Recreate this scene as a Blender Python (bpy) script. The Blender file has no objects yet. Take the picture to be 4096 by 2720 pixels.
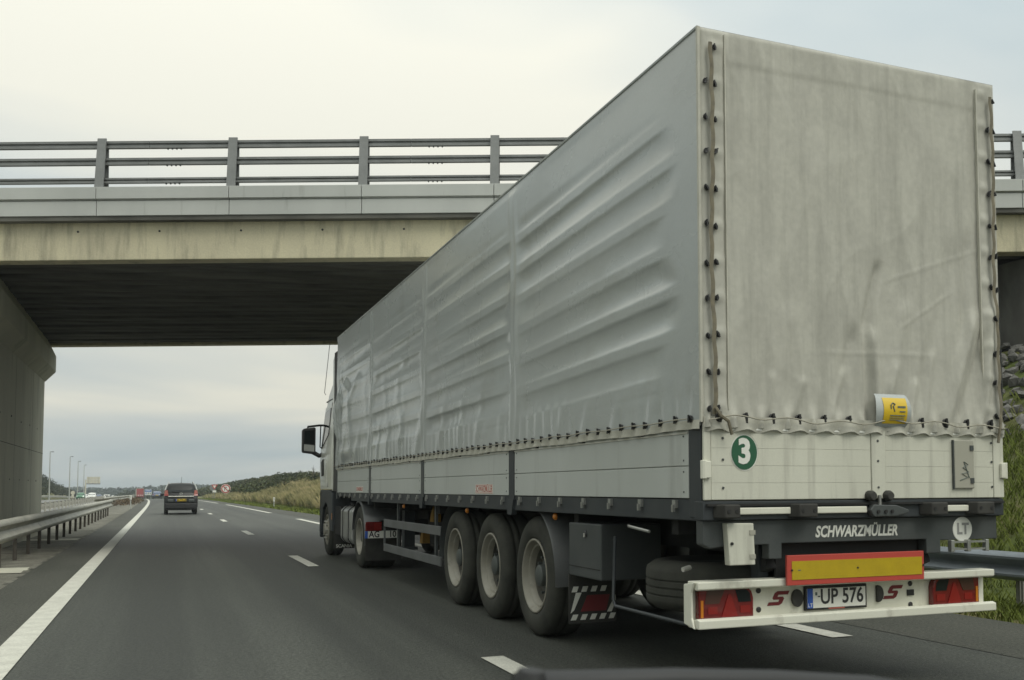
import bpy, bmesh, math, random
from mathutils import Vector, Matrix
import numpy as np
random.seed(7)
R_ = math.radians
sc = bpy.context.scene
col = sc.collection

# ------------------------------------------------------------------ camera
FPX, YAW, PITCH, ROLL = 4031.1, 0.4033, 0.0583, -0.0037
CAM = Vector((-2.9657, -5.2929, 1.3017))
PPX, PPY = 325.1, 357.0
_f = Vector((math.sin(YAW)*math.cos(PITCH), math.cos(YAW)*math.cos(PITCH), math.sin(PITCH)))
_r0 = Vector((math.cos(YAW), -math.sin(YAW), 0)); _u0 = _r0.cross(_f)
_r = math.cos(ROLL)*_r0 + math.sin(ROLL)*_u0
_u = -math.sin(ROLL)*_r0 + math.cos(ROLL)*_u0
cd = bpy.data.cameras.new('camera'); cam = bpy.data.objects.new('camera', cd); col.objects.link(cam)
cam.matrix_world = Matrix(((_r.x, _u.x, -_f.x, CAM.x), (_r.y, _u.y, -_f.y, CAM.y), (_r.z, _u.z, -_f.z, CAM.z), (0, 0, 0, 1)))
cd.sensor_fit = 'HORIZONTAL'; cd.sensor_width = 36.0; cd.lens = FPX/4096*36
cd.shift_x = -PPX/4096; cd.shift_y = PPY/4096
cd.clip_start = 0.05; cd.clip_end = 6000
cd.dof.use_dof = True; cd.dof.focus_distance = 13.0; cd.dof.aperture_fstop = 7.0
sc.camera = cam

def ray(u, v):
    return _r*((u-2048-PPX)/FPX) - _u*((v-1360-PPY)/FPX) + _f
def aty(u, v, y):
    d = ray(u, v); return CAM + d*((y-CAM.y)/d.y)
def atz(u, v, z):
    d = ray(u, v); return CAM + d*((z-CAM.z)/d.z)

# ------------------------------------------------------------------ sky and sun
SUN_AZ, SUN_EL = R_(152.0), R_(52.0)
w = bpy.data.worlds.new('World'); sc.world = w; w.use_nodes = True
nt = w.node_tree; nt.nodes.clear()
def N(t, **kw):
    n = nt.nodes.new(t)
    for k, v in kw.items(): setattr(n, k, v)
    return n
def LK(a, b): nt.links.new(a, b)
def M(op, a, b=None, c=None):
    n = N('ShaderNodeMath', operation=op)
    for i, x in enumerate((a, b, c)):
        if x is None: continue
        if isinstance(x, (int, float)): n.inputs[i].default_value = x
        else: LK(x, n.inputs[i])
    return n.outputs[0]
tc = N('ShaderNodeTexCoord'); sep = N('ShaderNodeSeparateXYZ'); LK(tc.outputs['Generated'], sep.inputs[0])
zc = M('MAXIMUM', sep.outputs[2], 0.0)
den = M('ADD', zc, 0.30)
px_ = M('DIVIDE', sep.outputs[0], den); py_ = M('DIVIDE', sep.outputs[1], den)
cmb = N('ShaderNodeCombineXYZ'); LK(px_, cmb.inputs[0]); LK(py_, cmb.inputs[1])
mp = N('ShaderNodeMapping'); mp.inputs['Scale'].default_value = (0.55, 1.0, 1.0); mp.inputs['Rotation'].default_value = (0, 0, 0.35); mp.inputs['Location'].default_value = (0.72, 5.15, 0)
LK(cmb.outputs[0], mp.inputs[0])
n1 = N('ShaderNodeTexNoise'); n1.inputs['Scale'].default_value = 1.25; n1.inputs['Detail'].default_value = 4; n1.inputs['Roughness'].default_value = 0.50; n1.inputs['Distortion'].default_value = 0.5
LK(mp.outputs[0], n1.inputs['Vector'])
rp = N('ShaderNodeValToRGB'); LK(n1.outputs['Fac'], rp.inputs[0])
e = rp.color_ramp.elements
e[0].position = 0.36; e[0].color = (0.55, 0.635, 0.65, 1)
e[1].position = 0.64; e[1].color = (0.93, 0.92, 0.80, 1)
el = rp.color_ramp.elements.new(0.5); el.color = (0.69, 0.74, 0.715, 1)
# overcast brightening towards the zenith and softly towards the veiled sun behind the camera
sd = Vector((math.sin(SUN_AZ)*math.cos(SUN_EL), math.cos(SUN_AZ)*math.cos(SUN_EL), math.sin(SUN_EL)))
dt = N('ShaderNodeVectorMath', operation='DOT_PRODUCT'); LK(tc.outputs['Generated'], dt.inputs[0]); dt.inputs[1].default_value = sd
gl = M('MULTIPLY', M('POWER', M('MAXIMUM', dt.outputs['Value'], 0.0), 10.0), 0.12)
br = M('ADD', M('MULTIPLY_ADD', M('MULTIPLY', zc, zc), 1.05, M('MULTIPLY_ADD', zc, 0.30, 0.84)), gl)
mx = N('ShaderNodeVectorMath', operation='SCALE'); LK(rp.outputs[0], mx.inputs[0]); LK(br, mx.inputs['Scale'])
sky = N('ShaderNodeTexSky'); sky.sky_type = 'NISHITA'; sky.sun_disc = False; sky.sun_elevation = SUN_EL; sky.sun_rotation = SUN_AZ; sky.air_density = 1.4; sky.dust_density = 4.0
bg1 = N('ShaderNodeBackground'); LK(sky.outputs[0], bg1.inputs[0]); bg1.inputs[1].default_value = 0.09
bg2 = N('ShaderNodeBackground'); LK(mx.outputs[0], bg2.inputs[0]); bg2.inputs[1].default_value = 1.0
ms = N('ShaderNodeMixShader'); ms.inputs[0].default_value = 0.90
LK(bg1.outputs[0], ms.inputs[1]); LK(bg2.outputs[0], ms.inputs[2])
out = N('ShaderNodeOutputWorld'); LK(ms.outputs[0], out.inputs[0])
sl = bpy.data.lights.new('sun', 'SUN'); sl.energy = 1.35; sl.angle = R_(30); sl.color = (1.0, 0.98, 0.88)
so = bpy.data.objects.new('sun', sl); col.objects.link(so)
so.rotation_euler = (-sd).to_track_quat('-Z', 'Y').to_euler(); so.location = (0, 0, 60)
sc.view_settings.view_transform = 'Standard'; sc.view_settings.look = 'None'
sc.view_settings.exposure = 0.0; sc.view_settings.gamma = 1.0
sc.render.resolution_x = 1024; sc.render.resolution_y = 680
try: sc.render.engine = 'CYCLES'
except Exception: pass

# ------------------------------------------------------------------ helpers
class MB:
    def __init__(s): s.v = []; s.f = []
    def poly(s, pts):
        b = len(s.v); s.v += [tuple(p) for p in pts]; s.f.append(tuple(range(b, b+len(pts)))); return s
    def box(s, x0, x1, y0, y1, z0, z1):
        b = len(s.v)
        s.v += [(x0,y0,z0),(x1,y0,z0),(x1,y1,z0),(x0,y1,z0),(x0,y0,z1),(x1,y0,z1),(x1,y1,z1),(x0,y1,z1)]
        s.f += [tuple(b+i for i in q) for q in ((0,3,2,1),(4,5,6,7),(0,1,5,4),(1,2,6,5),(2,3,7,6),(3,0,4,7))]; return s
    def obox(s, c, ax, ay, az):       # oriented box: centre and three half-axis vectors
        c, ax, ay, az = Vector(c), Vector(ax), Vector(ay), Vector(az); b = len(s.v)
        for k in ((-1,-1,-1),(1,-1,-1),(1,1,-1),(-1,1,-1),(-1,-1,1),(1,-1,1),(1,1,1),(-1,1,1)):
            s.v.append(tuple(c+ax*k[0]+ay*k[1]+az*k[2]))
        s.f += [tuple(b+i for i in q) for q in ((0,3,2,1),(4,5,6,7),(0,1,5,4),(1,2,6,5),(2,3,7,6),(3,0,4,7))]; return s
    def prism(s, poly, o, eu, ev, ew):  # poly in (u,v), swept along ew
        o, eu, ev, ew = Vector(o), Vector(eu), Vector(ev), Vector(ew); b = len(s.v); n = len(poly)
        for k in (0, 1):
            for u, v in poly: s.v.append(tuple(o+eu*u+ev*v+ew*k))
        s.f.append(tuple(range(b+n-1, b-1, -1))); s.f.append(tuple(range(b+n, b+2*n)))
        for i in range(n):
            j = (i+1) % n; s.f.append((b+i, b+j, b+n+j, b+n+i))
        return s
    def cyl(s, p0, p1, r, n=12, r1=None, cap=True):
        p0, p1 = Vector(p0), Vector(p1); r1 = r if r1 is None else r1
        d = (p1-p0).normalized(); a = d.orthogonal().normalized(); c = d.cross(a); b = len(s.v)
        for p, rr in ((p0, r), (p1, r1)):
            for i in range(n):
                t = 2*math.pi*i/n; s.v.append(tuple(p+(a*math.cos(t)+c*math.sin(t))*rr))
        for i in range(n):
            j = (i+1) % n; s.f.append((b+i, b+j, b+n+j, b+n+i))
        if cap: s.f.append(tuple(range(b+n-1, b-1, -1))); s.f.append(tuple(range(b+n, b+2*n)))
        return s
    def tube(s, pts, r, n=6):
        pts = [Vector(p) for p in pts]; b = len(s.v); m = len(pts); prev = None
        for i, p in enumerate(pts):
            d = (pts[min(i+1, m-1)]-pts[max(i-1, 0)]).normalized()
            a = (prev - d*prev.dot(d)).normalized() if prev is not None and (prev-d*prev.dot(d)).length > 1e-5 else d.orthogonal().normalized()
            prev = a; c = d.cross(a); rr = r[i] if isinstance(r, (list, tuple)) else r
            for k in range(n):
                t = 2*math.pi*k/n; s.v.append(tuple(p+(a*math.cos(t)+c*math.sin(t))*rr))
        for i in range(m-1):
            for k in range(n):
                j = (k+1) % n; s.f.append((b+i*n+k, b+i*n+j, b+(i+1)*n+j, b+(i+1)*n+k))
        s.f.append(tuple(range(b+n-1, b-1, -1))); s.f.append(tuple(range(b+(m-1)*n, b+m*n))); return s
    def sweep(s, rows, closed=False):  # rows: list of equally long point lists
        b = len(s.v); m = len(rows[0])
        for r in rows: s.v += [tuple(p) for p in r]
        for i in range(len(rows)-1):
            for k in range(m if closed else m-1):
                j = (k+1) % m; s.f.append((b+i*m+k, b+i*m+j, b+(i+1)*m+j, b+(i+1)*m+k))
        return s
    def lathe(s, prof, c, axis, n=32, close=False):   # prof: (radius, offset along axis)
        c, axis = Vector(c), Vector(axis).normalized(); a = axis.orthogonal().normalized(); d = axis.cross(a)
        rows = []
        for r, o in prof:
            rows.append([tuple(c+axis*o+(a*math.cos(2*math.pi*i/n)+d*math.sin(2*math.pi*i/n))*r) for i in range(n)])
        if close: rows.append(rows[0])
        return s.sweep(rows, True)
    def grid(s, fn, us, vs):
        return s.sweep([[fn(u, v) for v in vs] for u in us])
    def mesh(s, name, normals=True):
        me = bpy.data.meshes.new(name); me.from_pydata(s.v, [], s.f)
        if normals:
            bm = bmesh.new(); bm.from_mesh(me); bmesh.ops.remove_doubles(bm, verts=bm.verts, dist=1e-5)
            bmesh.ops.recalc_face_normals(bm, faces=bm.faces); bm.to_mesh(me); bm.free()
        me.update(); return me

def add(name, g, mat, parent=None, loc=None, rot=None, smooth=0, bevel=0, normals=True):
    me = g.mesh(name, normals) if isinstance(g, MB) else g
    if mat is not None and not me.materials: me.materials.append(mat)
    if smooth:
        for p in me.polygons: p.use_smooth = True
        if smooth < 180: me.set_sharp_from_angle(angle=R_(smooth))
    o = bpy.data.objects.new(name, me); col.objects.link(o)
    if loc is not None: o.location = loc
    if rot is not None: o.rotation_euler = rot
    if parent is not None:
        o.parent = parent; o.matrix_parent_inverse = PINV(parent)
    if bevel:
        m = o.modifiers.new('bevel', 'BEVEL'); m.width = bevel; m.segments = 2; m.limit_method = 'ANGLE'; m.angle_limit = R_(40)
    return o
def WM(o):
    m = Matrix.LocRotScale(o.location, o.rotation_euler, o.scale)
    return m if o.parent is None else WM(o.parent) @ o.matrix_parent_inverse @ m
def PINV(o): return WM(o).inverted()
def tag(o, label, cat=None, group=None, kind=None):
    if label: o['label'] = label
    if cat: o['category'] = cat
    if group: o['group'] = group
    if kind: o['kind'] = kind
    return o
def thing(name, loc, label, cat, group=None):
    o = bpy.data.objects.new(name, None); col.objects.link(o); o.location = loc; o.empty_display_size = 0.3
    return tag(o, label, cat, group)
def struct(name, g, mat, label=None, **kw):
    o = add(name, g, mat, **kw); o['kind'] = 'structure'
    if label: o['label'] = label
    return o
def text_mesh(s, size, shear=0.0, offset=0.0, extrude=0.002, sx=1.0, align='CENTER'):
    cu = bpy.data.curves.new('t', 'FONT'); cu.body = s; cu.size = size; cu.shear = shear; cu.offset = offset; cu.extrude = extrude
    cu.align_x = align; cu.align_y = 'CENTER'; cu.resolution_u = 3
    o = bpy.data.objects.new('t', cu); col.objects.link(o)
    dg = bpy.context.evaluated_depsgraph_get(); me = bpy.data.meshes.new_from_object(o.evaluated_get(dg))
    bpy.data.objects.remove(o); bpy.data.curves.remove(cu)
    if sx != 1.0:
        for v in me.vertices: v.co.x *= sx
    me.materials.clear()
    return me
REAR = (R_(90), 0, 0); SIDE = (R_(90), 0, R_(-90))

# ------------------------------------------------------------------ materials
def mat(name, c, rough=0.6, metal=0.0, spec=0.5, c2=None, ns=3.0, lo=0.35, hi=0.65, stretch=(1,1,1), bump=0.0, bs=40.0, c3=None, ns3=1.0, lo3=0.5, hi3=0.7, st3=(1,1,1), fine=0.0, fs=120.0, rvar=0.0, coat=0.0, bst=(1,1,1)):
    m = bpy.data.materials.new(name); m.use_nodes = True; t = m.node_tree; b = t.nodes['Principled BSDF']
    def nn(k, **kw):
        n = t.nodes.new(k)
        for a, v in kw.items(): setattr(n, a, v)
        return n
    b.inputs['Base Color'].default_value = (*c, 1); b.inputs['Roughness'].default_value = rough
    b.inputs['Metallic'].default_value = metal; b.inputs['Specular IOR Level'].default_value = spec; b.inputs['Coat Weight'].default_value = coat
    tcn = nn('ShaderNodeTexCoord')
    def noise(scale, st, det=5, rg=0.55):
        mpn = nn('ShaderNodeMapping'); mpn.inputs['Scale'].default_value = st; t.links.new(tcn.outputs['Object'], mpn.inputs[0])
        n = nn('ShaderNodeTexNoise'); n.inputs['Scale'].default_value = scale; n.inputs['Detail'].default_value = det; n.inputs['Roughness'].default_value = rg
        t.links.new(mpn.outputs[0], n.inputs['Vector']); return n.outputs['Fac']
    def mr(s, a0, a1, b0=0.0, b1=1.0):
        n = nn('ShaderNodeMapRange'); n.inputs['From Min'].default_value = a0; n.inputs['From Max'].default_value = a1
        n.inputs['To Min'].default_value = b0; n.inputs['To Max'].default_value = b1; t.links.new(s, n.inputs['Value']); return n.outputs[0]
    def mix(f, a, bb):
        n = nn('ShaderNodeMix', data_type='RGBA'); t.links.new(f, n.inputs['Factor'])
        for i, x in ((6, a), (7, bb)):
            if isinstance(x, tuple): n.inputs[i].default_value = (*x, 1)
            else: t.links.new(x, n.inputs[i])
        return n.outputs[2]
    cur = c; link = None
    if c2 is not None:
        nf = noise(ns, stretch); cur = mix(mr(nf, lo, hi), cur, c2); link = cur
        if rvar: t.links.new(mr(nf, lo, hi, rough, rough+rvar), b.inputs['Roughness'])
    if c3 is not None:
        cur = mix(mr(noise(ns3, st3, 6, 0.6), lo3, hi3), cur, c3); link = cur
    if fine:
        v = mr(noise(fs, (1,1,1), 2), 0.3, 0.7, 1-fine, 1+fine)
        n = nn('ShaderNodeVectorMath', operation='SCALE')
        if isinstance(cur, tuple): n.inputs[0].default_value = cur
        else: t.links.new(cur, n.inputs[0])
        t.links.new(v, n.inputs['Scale']); link = n.outputs[0]
    if link is not None: t.links.new(link, b.inputs['Base Color'])
    if bump:
        bn = nn('ShaderNodeBump'); bn.inputs['Strength'].default_value = bump; bn.inputs['Distance'].default_value = 0.02
        t.links.new(noise(bs, bst, 4), bn.inputs['Height']); t.links.new(bn.outputs[0], b.inputs['Normal'])
    return m

MT = {}
MT['asphalt'] = mat('asphalt', (0.046,0.049,0.040), 0.62, spec=0.45, c2=(0.062,0.065,0.054), ns=1.1, stretch=(1,0.10,1), bump=0.6, bs=60, fine=0.55, fs=38, c3=(0.033,0.035,0.029), ns3=0.5, st3=(1.6,0.025,1), lo3=0.44, hi3=0.58)
MT['shoulder'] = mat('shoulder_asphalt', (0.054,0.055,0.044), 0.75, spec=0.35, c2=(0.072,0.072,0.059), ns=1.3, stretch=(1,0.3,1), bump=0.6, bs=90, fine=0.5, fs=34)
MT['opp'] = mat('pale_asphalt', (0.17,0.17,0.16), 0.9, c2=(0.21,0.21,0.20), ns=0.6, fine=0.1)
MT['paint'] = mat('road_paint', (0.58,0.57,0.50), 0.7, c2=(0.48,0.47,0.41), ns=5, fine=0.12, fs=60, c3=(0.30,0.29,0.26), ns3=24, lo3=0.62, hi3=0.74, bump=0.3, bs=90)
MT['gravel'] = mat('gravel', (0.13,0.125,0.10), 0.95, c2=(0.20,0.19,0.155), ns=2.0, bump=0.9, bs=60, fine=0.35, fs=45, c3=(0.085,0.085,0.06), ns3=0.9, lo3=0.52, hi3=0.66)
MT['ground'] = mat('meadow', (0.085,0.105,0.034), 0.95, spec=0.1, c2=(0.21,0.18,0.095), ns=0.25, lo=0.42, hi=0.58, fine=0.35, fs=6, c3=(0.06,0.075,0.028), ns3=0.12, lo3=0.5, hi3=0.62, bump=0.6, bs=9)
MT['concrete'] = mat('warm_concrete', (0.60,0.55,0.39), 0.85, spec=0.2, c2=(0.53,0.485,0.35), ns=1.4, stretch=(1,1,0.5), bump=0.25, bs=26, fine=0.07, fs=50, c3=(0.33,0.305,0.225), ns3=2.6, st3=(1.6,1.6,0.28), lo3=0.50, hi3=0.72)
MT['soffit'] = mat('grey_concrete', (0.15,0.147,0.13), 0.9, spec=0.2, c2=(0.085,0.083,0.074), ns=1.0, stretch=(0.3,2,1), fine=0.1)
MT['pier'] = mat('pier_concrete', (0.52,0.505,0.41), 0.85, spec=0.2, c2=(0.44,0.425,0.35), ns=0.9, stretch=(1,1,0.35), bump=0.2, bs=30, fine=0.07, fs=40, c3=(0.31,0.30,0.245), ns3=1.6, st3=(1,1,0.22), lo3=0.56, hi3=0.75)
MT['coping'] = mat('coping_panel', (0.50,0.51,0.485), 0.6, spec=0.35, c2=(0.43,0.44,0.42), ns=0.8, stretch=(1,1,0.4), fine=0.03, c3=(0.28,0.28,0.26), ns3=2.4, st3=(2,2,0.2), lo3=0.62, hi3=0.8)
MT['galv'] = mat('galvanised', (0.235,0.24,0.235), 0.50, metal=0.35, c2=(0.19,0.195,0.19), ns=3, fine=0.08, fs=40)
MT['rail'] = mat('weathered_rail', (0.43,0.42,0.355), 0.55, metal=0.2, c2=(0.33,0.32,0.27), ns=2.2, stretch=(1,0.6,3), fine=0.10, fs=30, c3=(0.17,0.16,0.13), ns3=3.0, lo3=0.60, hi3=0.78)
MT['railR'] = mat('blue_grey_rail', (0.27,0.30,0.33), 0.45, metal=0.45, c2=(0.20,0.22,0.24), ns=2.0, fine=0.07)
MT['palerail'] = mat('pale_rail', (0.50,0.49,0.44), 0.55, metal=0.15, c2=(0.38,0.37,0.33), ns=3)
MT['chock'] = mat('mustard_plastic', (0.30,0.17,0.02), 0.6, c2=(0.2,0.11,0.015), ns=6)
MT['disc'] = mat('wheel_disc', (0.075,0.072,0.062), 0.7, c2=(0.12,0.113,0.09), ns=7)
MT['post'] = mat('rusty_post', (0.10,0.088,0.070), 0.8, metal=0.2, c2=(0.062,0.05,0.04), ns=5)
MT['post2'] = mat('pale_post', (0.27,0.265,0.23), 0.7, metal=0.2, c2=(0.2,0.195,0.17), ns=5)
MT['tarp'] = mat('grey_tarpaulin', (0.425,0.45,0.44), 0.23, spec=0.55, c2=(0.385,0.405,0.395), ns=1.1, stretch=(1,0.6,1), bump=0.07, bs=9, fine=0.03, fs=60, c3=(0.33,0.34,0.315), ns3=1.3, st3=(1,0.8,1.4), lo3=0.55, hi3=0.8, rvar=0.08)
MT['tarpR'] = mat('beige_tarpaulin', (0.465,0.455,0.395), 0.60, spec=0.35, c2=(0.41,0.40,0.35), ns=6.0, stretch=(1,1,0.6), bump=0.16, bs=16, bst=(1,1,0.4), fine=0.05, fs=24, c3=(0.31,0.303,0.262), ns3=3.2, st3=(3.0,1,0.22), lo3=0.47, hi3=0.82)
MT['hem'] = mat('pale_hem', (0.52,0.505,0.43), 0.55, c2=(0.42,0.41,0.35), ns=6, fine=0.05)
MT['gate'] = mat('cream_gate', (0.63,0.625,0.53), 0.5, c2=(0.56,0.555,0.47), ns=1.6, stretch=(1,1,0.3), fine=0.03, c3=(0.33,0.32,0.27), ns3=4.5, st3=(2.4,1,0.16), lo3=0.52, hi3=0.82)
MT['board'] = mat('grey_sideboard', (0.49,0.51,0.485), 0.42, c2=(0.44,0.46,0.435), ns=1.1, stretch=(1,0.8,0.3), fine=0.03, c3=(0.31,0.315,0.295), ns3=2.2, st3=(1,1.8,0.25), lo3=0.58, hi3=0.82)
MT['dark'] = mat('dark_blue_grey', (0.030,0.036,0.041), 0.5, c2=(0.046,0.052,0.055), ns=2.5, lo=0.4, hi=0.7, fine=0.06)
MT['dark2'] = mat('dark_chassis', (0.012,0.0125,0.0125), 0.8, c2=(0.020,0.0195,0.018), ns=4)
MT['midgrey'] = mat('mid_grey_paint', (0.050,0.057,0.057), 0.5, c2=(0.066,0.072,0.071), ns=3, fine=0.08)
MT['guard'] = mat('side_guard', (0.13,0.135,0.135), 0.5, c2=(0.10,0.104,0.103), ns=3, fine=0.06)
MT['tyre'] = mat('tyre', (0.036,0.037,0.031), 0.85, spec=0.3, c2=(0.056,0.056,0.046), ns=5, fine=0.1)
MT['rim'] = mat('cream_rim', (0.25,0.235,0.19), 0.5, metal=0.1, c2=(0.30,0.285,0.24), ns=5, c3=(0.18,0.17,0.14), ns3=8, lo3=0.58, hi3=0.72)
MT['hub'] = mat('hub', (0.09,0.10,0.095), 0.5, metal=0.3)
MT['black'] = mat('black_plastic', (0.018,0.018,0.018), 0.5)
MT['rubber'] = mat('rubber', (0.030,0.029,0.026), 0.8, c2=(0.045,0.044,0.038), ns=7)
MT['white'] = mat('white_paint', (0.68,0.675,0.58), 0.4, c2=(0.66,0.65,0.55), ns=2, fine=0.02, c3=(0.34,0.32,0.26), ns3=6, st3=(1,1,0.6), lo3=0.56, hi3=0.80)
MT['cab'] = mat('cab_white', (0.76,0.77,0.70), 0.28, c2=(0.6,0.6,0.54), ns=1.5, coat=0.2)
MT['steel'] = mat('bright_steel', (0.62,0.61,0.56), 0.35, metal=0.4)
MT['alu'] = mat('aluminium', (0.42,0.43,0.41), 0.38, metal=0.6, c2=(0.33,0.33,0.31), ns=4)
MT['red'] = mat('red_border', (0.46,0.062,0.045), 0.45, fine=0.05)
MT['yellow'] = mat('yellow_reflector', (0.47,0.335,0.012), 0.40, c2=(0.42,0.30,0.012), ns=9, fine=0.05)
MT['lens'] = mat('red_lens', (0.15,0.008,0.007), 0.18, coat=0.4, c2=(0.12,0.008,0.007), ns=14)
MT['lensd'] = mat('dark_lens', (0.060,0.026,0.018), 0.2, coat=0.3)
MT['lensr'] = mat('clear_red_lens', (0.21,0.012,0.009), 0.25, coat=0.2)
MT['amber'] = mat('amber_lens', (0.50,0.17,0.012), 0.3)
MT['maroon'] = mat('maroon_print', (0.16,0.016,0.020), 0.5)
MT['green'] = mat('green_sticker', (0.018,0.098,0.048), 0.45)
MT['wsticker'] = mat('white_sticker', (0.74,0.74,0.68), 0.45)
MT['lettering'] = mat('white_lettering', (0.68,0.68,0.62), 0.5)
MT['greyletter'] = mat('grey_lettering', (0.28,0.28,0.27), 0.5)
MT['ink'] = mat('black_ink', (0.03,0.03,0.03), 0.5)
MT['blue'] = mat('plate_blue', (0.03,0.10,0.42), 0.5)
MT['redink'] = mat('faded_red_ink', (0.45,0.12,0.09), 0.6)
MT['strap'] = mat('brown_strap', (0.20,0.175,0.12), 0.8, c2=(0.14,0.125,0.09), ns=20)
MT['rope'] = mat('grey_rope', (0.32,0.30,0.24), 0.8)
MT['ytag'] = mat('yellow_label', (0.66,0.45,0.02), 0.4, coat=0.2)
MT['bluetxt'] = mat('label_text', (0.10,0.13,0.12), 0.5)
MT['plategrey'] = mat('grey_plate', (0.36,0.35,0.29), 0.5)
MT['glass'] = mat('dark_glass', (0.010,0.014,0.014), 0.08, spec=0.3)
MT['carblack'] = mat('black_car_paint', (0.010,0.011,0.011), 0.38, spec=0.3, coat=0.05)
MT['carblue'] = mat('blue_car_paint', (0.09,0.12,0.20), 0.3, coat=0.4)
MT['cargreen'] = mat('green_car_paint', (0.03,0.15,0.06), 0.3, coat=0.4)
MT['carwhite'] = mat('white_car_paint', (0.65,0.65,0.60), 0.3, coat=0.4)
MT['cardark'] = mat('dark_bumper', (0.02,0.02,0.021), 0.6)
MT['chrome'] = mat('chrome', (0.75,0.75,0.72), 0.2, metal=0.7)
MT['silver'] = mat('silver_trim', (0.55,0.55,0.52), 0.35, metal=0.4)
MT['palelens'] = mat('pale_red_lens', (0.34,0.10,0.07), 0.3, coat=0.3)
MT['redbody'] = mat('red_truck_body', (0.30,0.030,0.028), 0.5)
MT['signback'] = mat('sign_back', (0.56,0.53,0.42), 0.6, c2=(0.50,0.47,0.37), ns=1.0)
MT['signred'] = mat('sign_red', (0.42,0.028,0.022), 0.45)
MT['signblue'] = mat('sign_blue', (0.05,0.14,0.42), 0.45)
MT['lamp'] = mat('lamp_steel', (0.42,0.43,0.40), 0.5, metal=0.3)
MT['lamphead'] = mat('lamp_head', (0.15,0.16,0.16), 0.5)
MT['stone'] = mat('riprap_stone', (0.18,0.175,0.16), 0.9, c2=(0.12,0.115,0.105), ns=3, fine=0.25, fs=12, bump=0.5, bs=14)
MT['leaf'] = mat('scrub_leaf', (0.038,0.052,0.020), 0.7, spec=0.15, c2=(0.075,0.082,0.030), ns=0.22, c3=(0.090,0.072,0.036), ns3=0.35, lo3=0.54, hi3=0.66, fine=0.45, fs=2.5)
MT['leafdark'] = mat('dark_leaf', (0.026,0.036,0.018), 0.7, spec=0.15, c2=(0.05,0.055,0.024), ns=0.4, fine=0.4, fs=3)
MT['forest'] = mat('far_forest', (0.055,0.072,0.055), 0.8, spec=0.1, c2=(0.064,0.078,0.060), ns=0.06, fine=0.35, fs=0.5)
MT['straw'] = mat('straw_grass', (0.36,0.305,0.165), 0.8, spec=0.1, c2=(0.20,0.195,0.08), ns=0.3, c3=(0.11,0.115,0.05), ns3=0.45, lo3=0.48, hi3=0.62, fine=0.3, fs=3)
MT['turf'] = mat('green_grass', (0.155,0.185,0.038), 0.8, spec=0.12, c2=(0.10,0.13,0.03), ns=0.7, fine=0.35, fs=6, c3=(0.19,0.18,0.075), ns3=0.5, lo3=0.58, hi3=0.7)
MT['bark'] = mat('bark', (0.10,0.088,0.07), 0.9)
MT['weed'] = mat('brown_weed', (0.14,0.092,0.052), 0.85, c2=(0.09,0.07,0.035), ns=1, fine=0.4, fs=5)

# ------------------------------------------------------------------ road alignment
def lerp(x, xs, vs):
    return float(np.interp(x, xs, vs))
def dev(y):
    if y < 60: return 0.0
    if y < 480: return -(y-60)**2/11200
    return -(420**2)/11200 - 0.075*(y-480)
def zr(y):
    if y < 70: return 0.0
    if y < 480: return -(y-70)**2/40000
    return -4.2 - 0.0205*60*(1-math.exp(-(y-480)/60.0))
def rd(x, y, dz=0.0): return (x+dev(y), y, zr(y)+dz)
VE_Y = (-60, 40, 66, 104, 146, 200, 400, 900); VE_X = (4.62, 4.5, 3.9, 3.3, 3.5, 4.5, 4.6, 4.6)
def ve(y): return lerp(y, VE_Y, VE_X)
YS = [-60+2*i for i in range(30)] + [2*i for i in range(70)] + [140+5*i for i in range(80)] + [540+20*i for i in range(20)]
def strip(xa, xb, y0, y1, dz, nx=1, step=None):
    fa = xa if callable(xa) else (lambda y: xa); fb = xb if callable(xb) else (lambda y: xb)
    ys = [y for y in YS if y0 < y < y1]; ys = [y0]+ys+[y1]
    return MB().grid(lambda y, t: rd(fa(y)+(fb(y)-fa(y))*t, y, dz), ys, [i/nx for i in range(nx+1)])

# ground: one sheet in road coordinates, out to the horizon
HL = ((-60, 150, 190, 230, 300, 370, 420), (6.0, 6.0, 5.2, 4.3, 2.5, 0.8, 0.0))
HR = ((-60, -12, 0, 26, 40, 60, 90, 130, 180, 260, 320, 360), (3.0, 3.6, 6.8, 6.8, 3.2, 2.6, 2.7, 3.8, 5.2, 6.0, 4.4, 1.8))
def ground_z(x, y):
    b = zr(y) - 0.07
    if y > 480: b = zr(y) - 0.07
    if x > 0:
        v = ve(y); s = v+1.4; hm = lerp(y, *HR); sl = 0.62 if y < 32 else 0.42
        if x < v-0.3: return b
        if x < s: return b + 0.05*min(1, (x-v+0.3)/0.6)
        h = (x-s)*sl
        if y < 34: h = min(h, 4.0) if x < 14.2 else min(4.0+(x-14.2)*0.8, hm)
        else: h = hm*(1-math.exp(-h/hm)) if hm > 0.02 else 0.0
        if y < 34 and hm < 4: h = min(h, hm)
        return b + 0.05 + h + 0.10*math.sin(x*0.9+y*0.31)*min(1, h)*0.8
    if x < -20.2:
        h = min((-20.2-x)*1.0, lerp(y, *HL)); return b + max(0, h) + 0.15*math.sin(x*0.8+y*0.2)*min(1, h)
    return b
xs = [-1500,-900,-500,-250,-120,-70,-50,-40,-34,-30]+[-28+0.8*i for i in range(8)]+[-21.6,-20,-15,-8,-5.2,0,2.8]+[3.4+0.4*i for i in range(32)]+[16.6,18,20,23,27,32,40,60,100,200,450,900,1500]
ysg = [-300,-150,-90]+[-60+3*i for i in range(133)]+[345+12*i for i in range(16)]+[560,620,700,800,950,1200,1600,2200]
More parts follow.
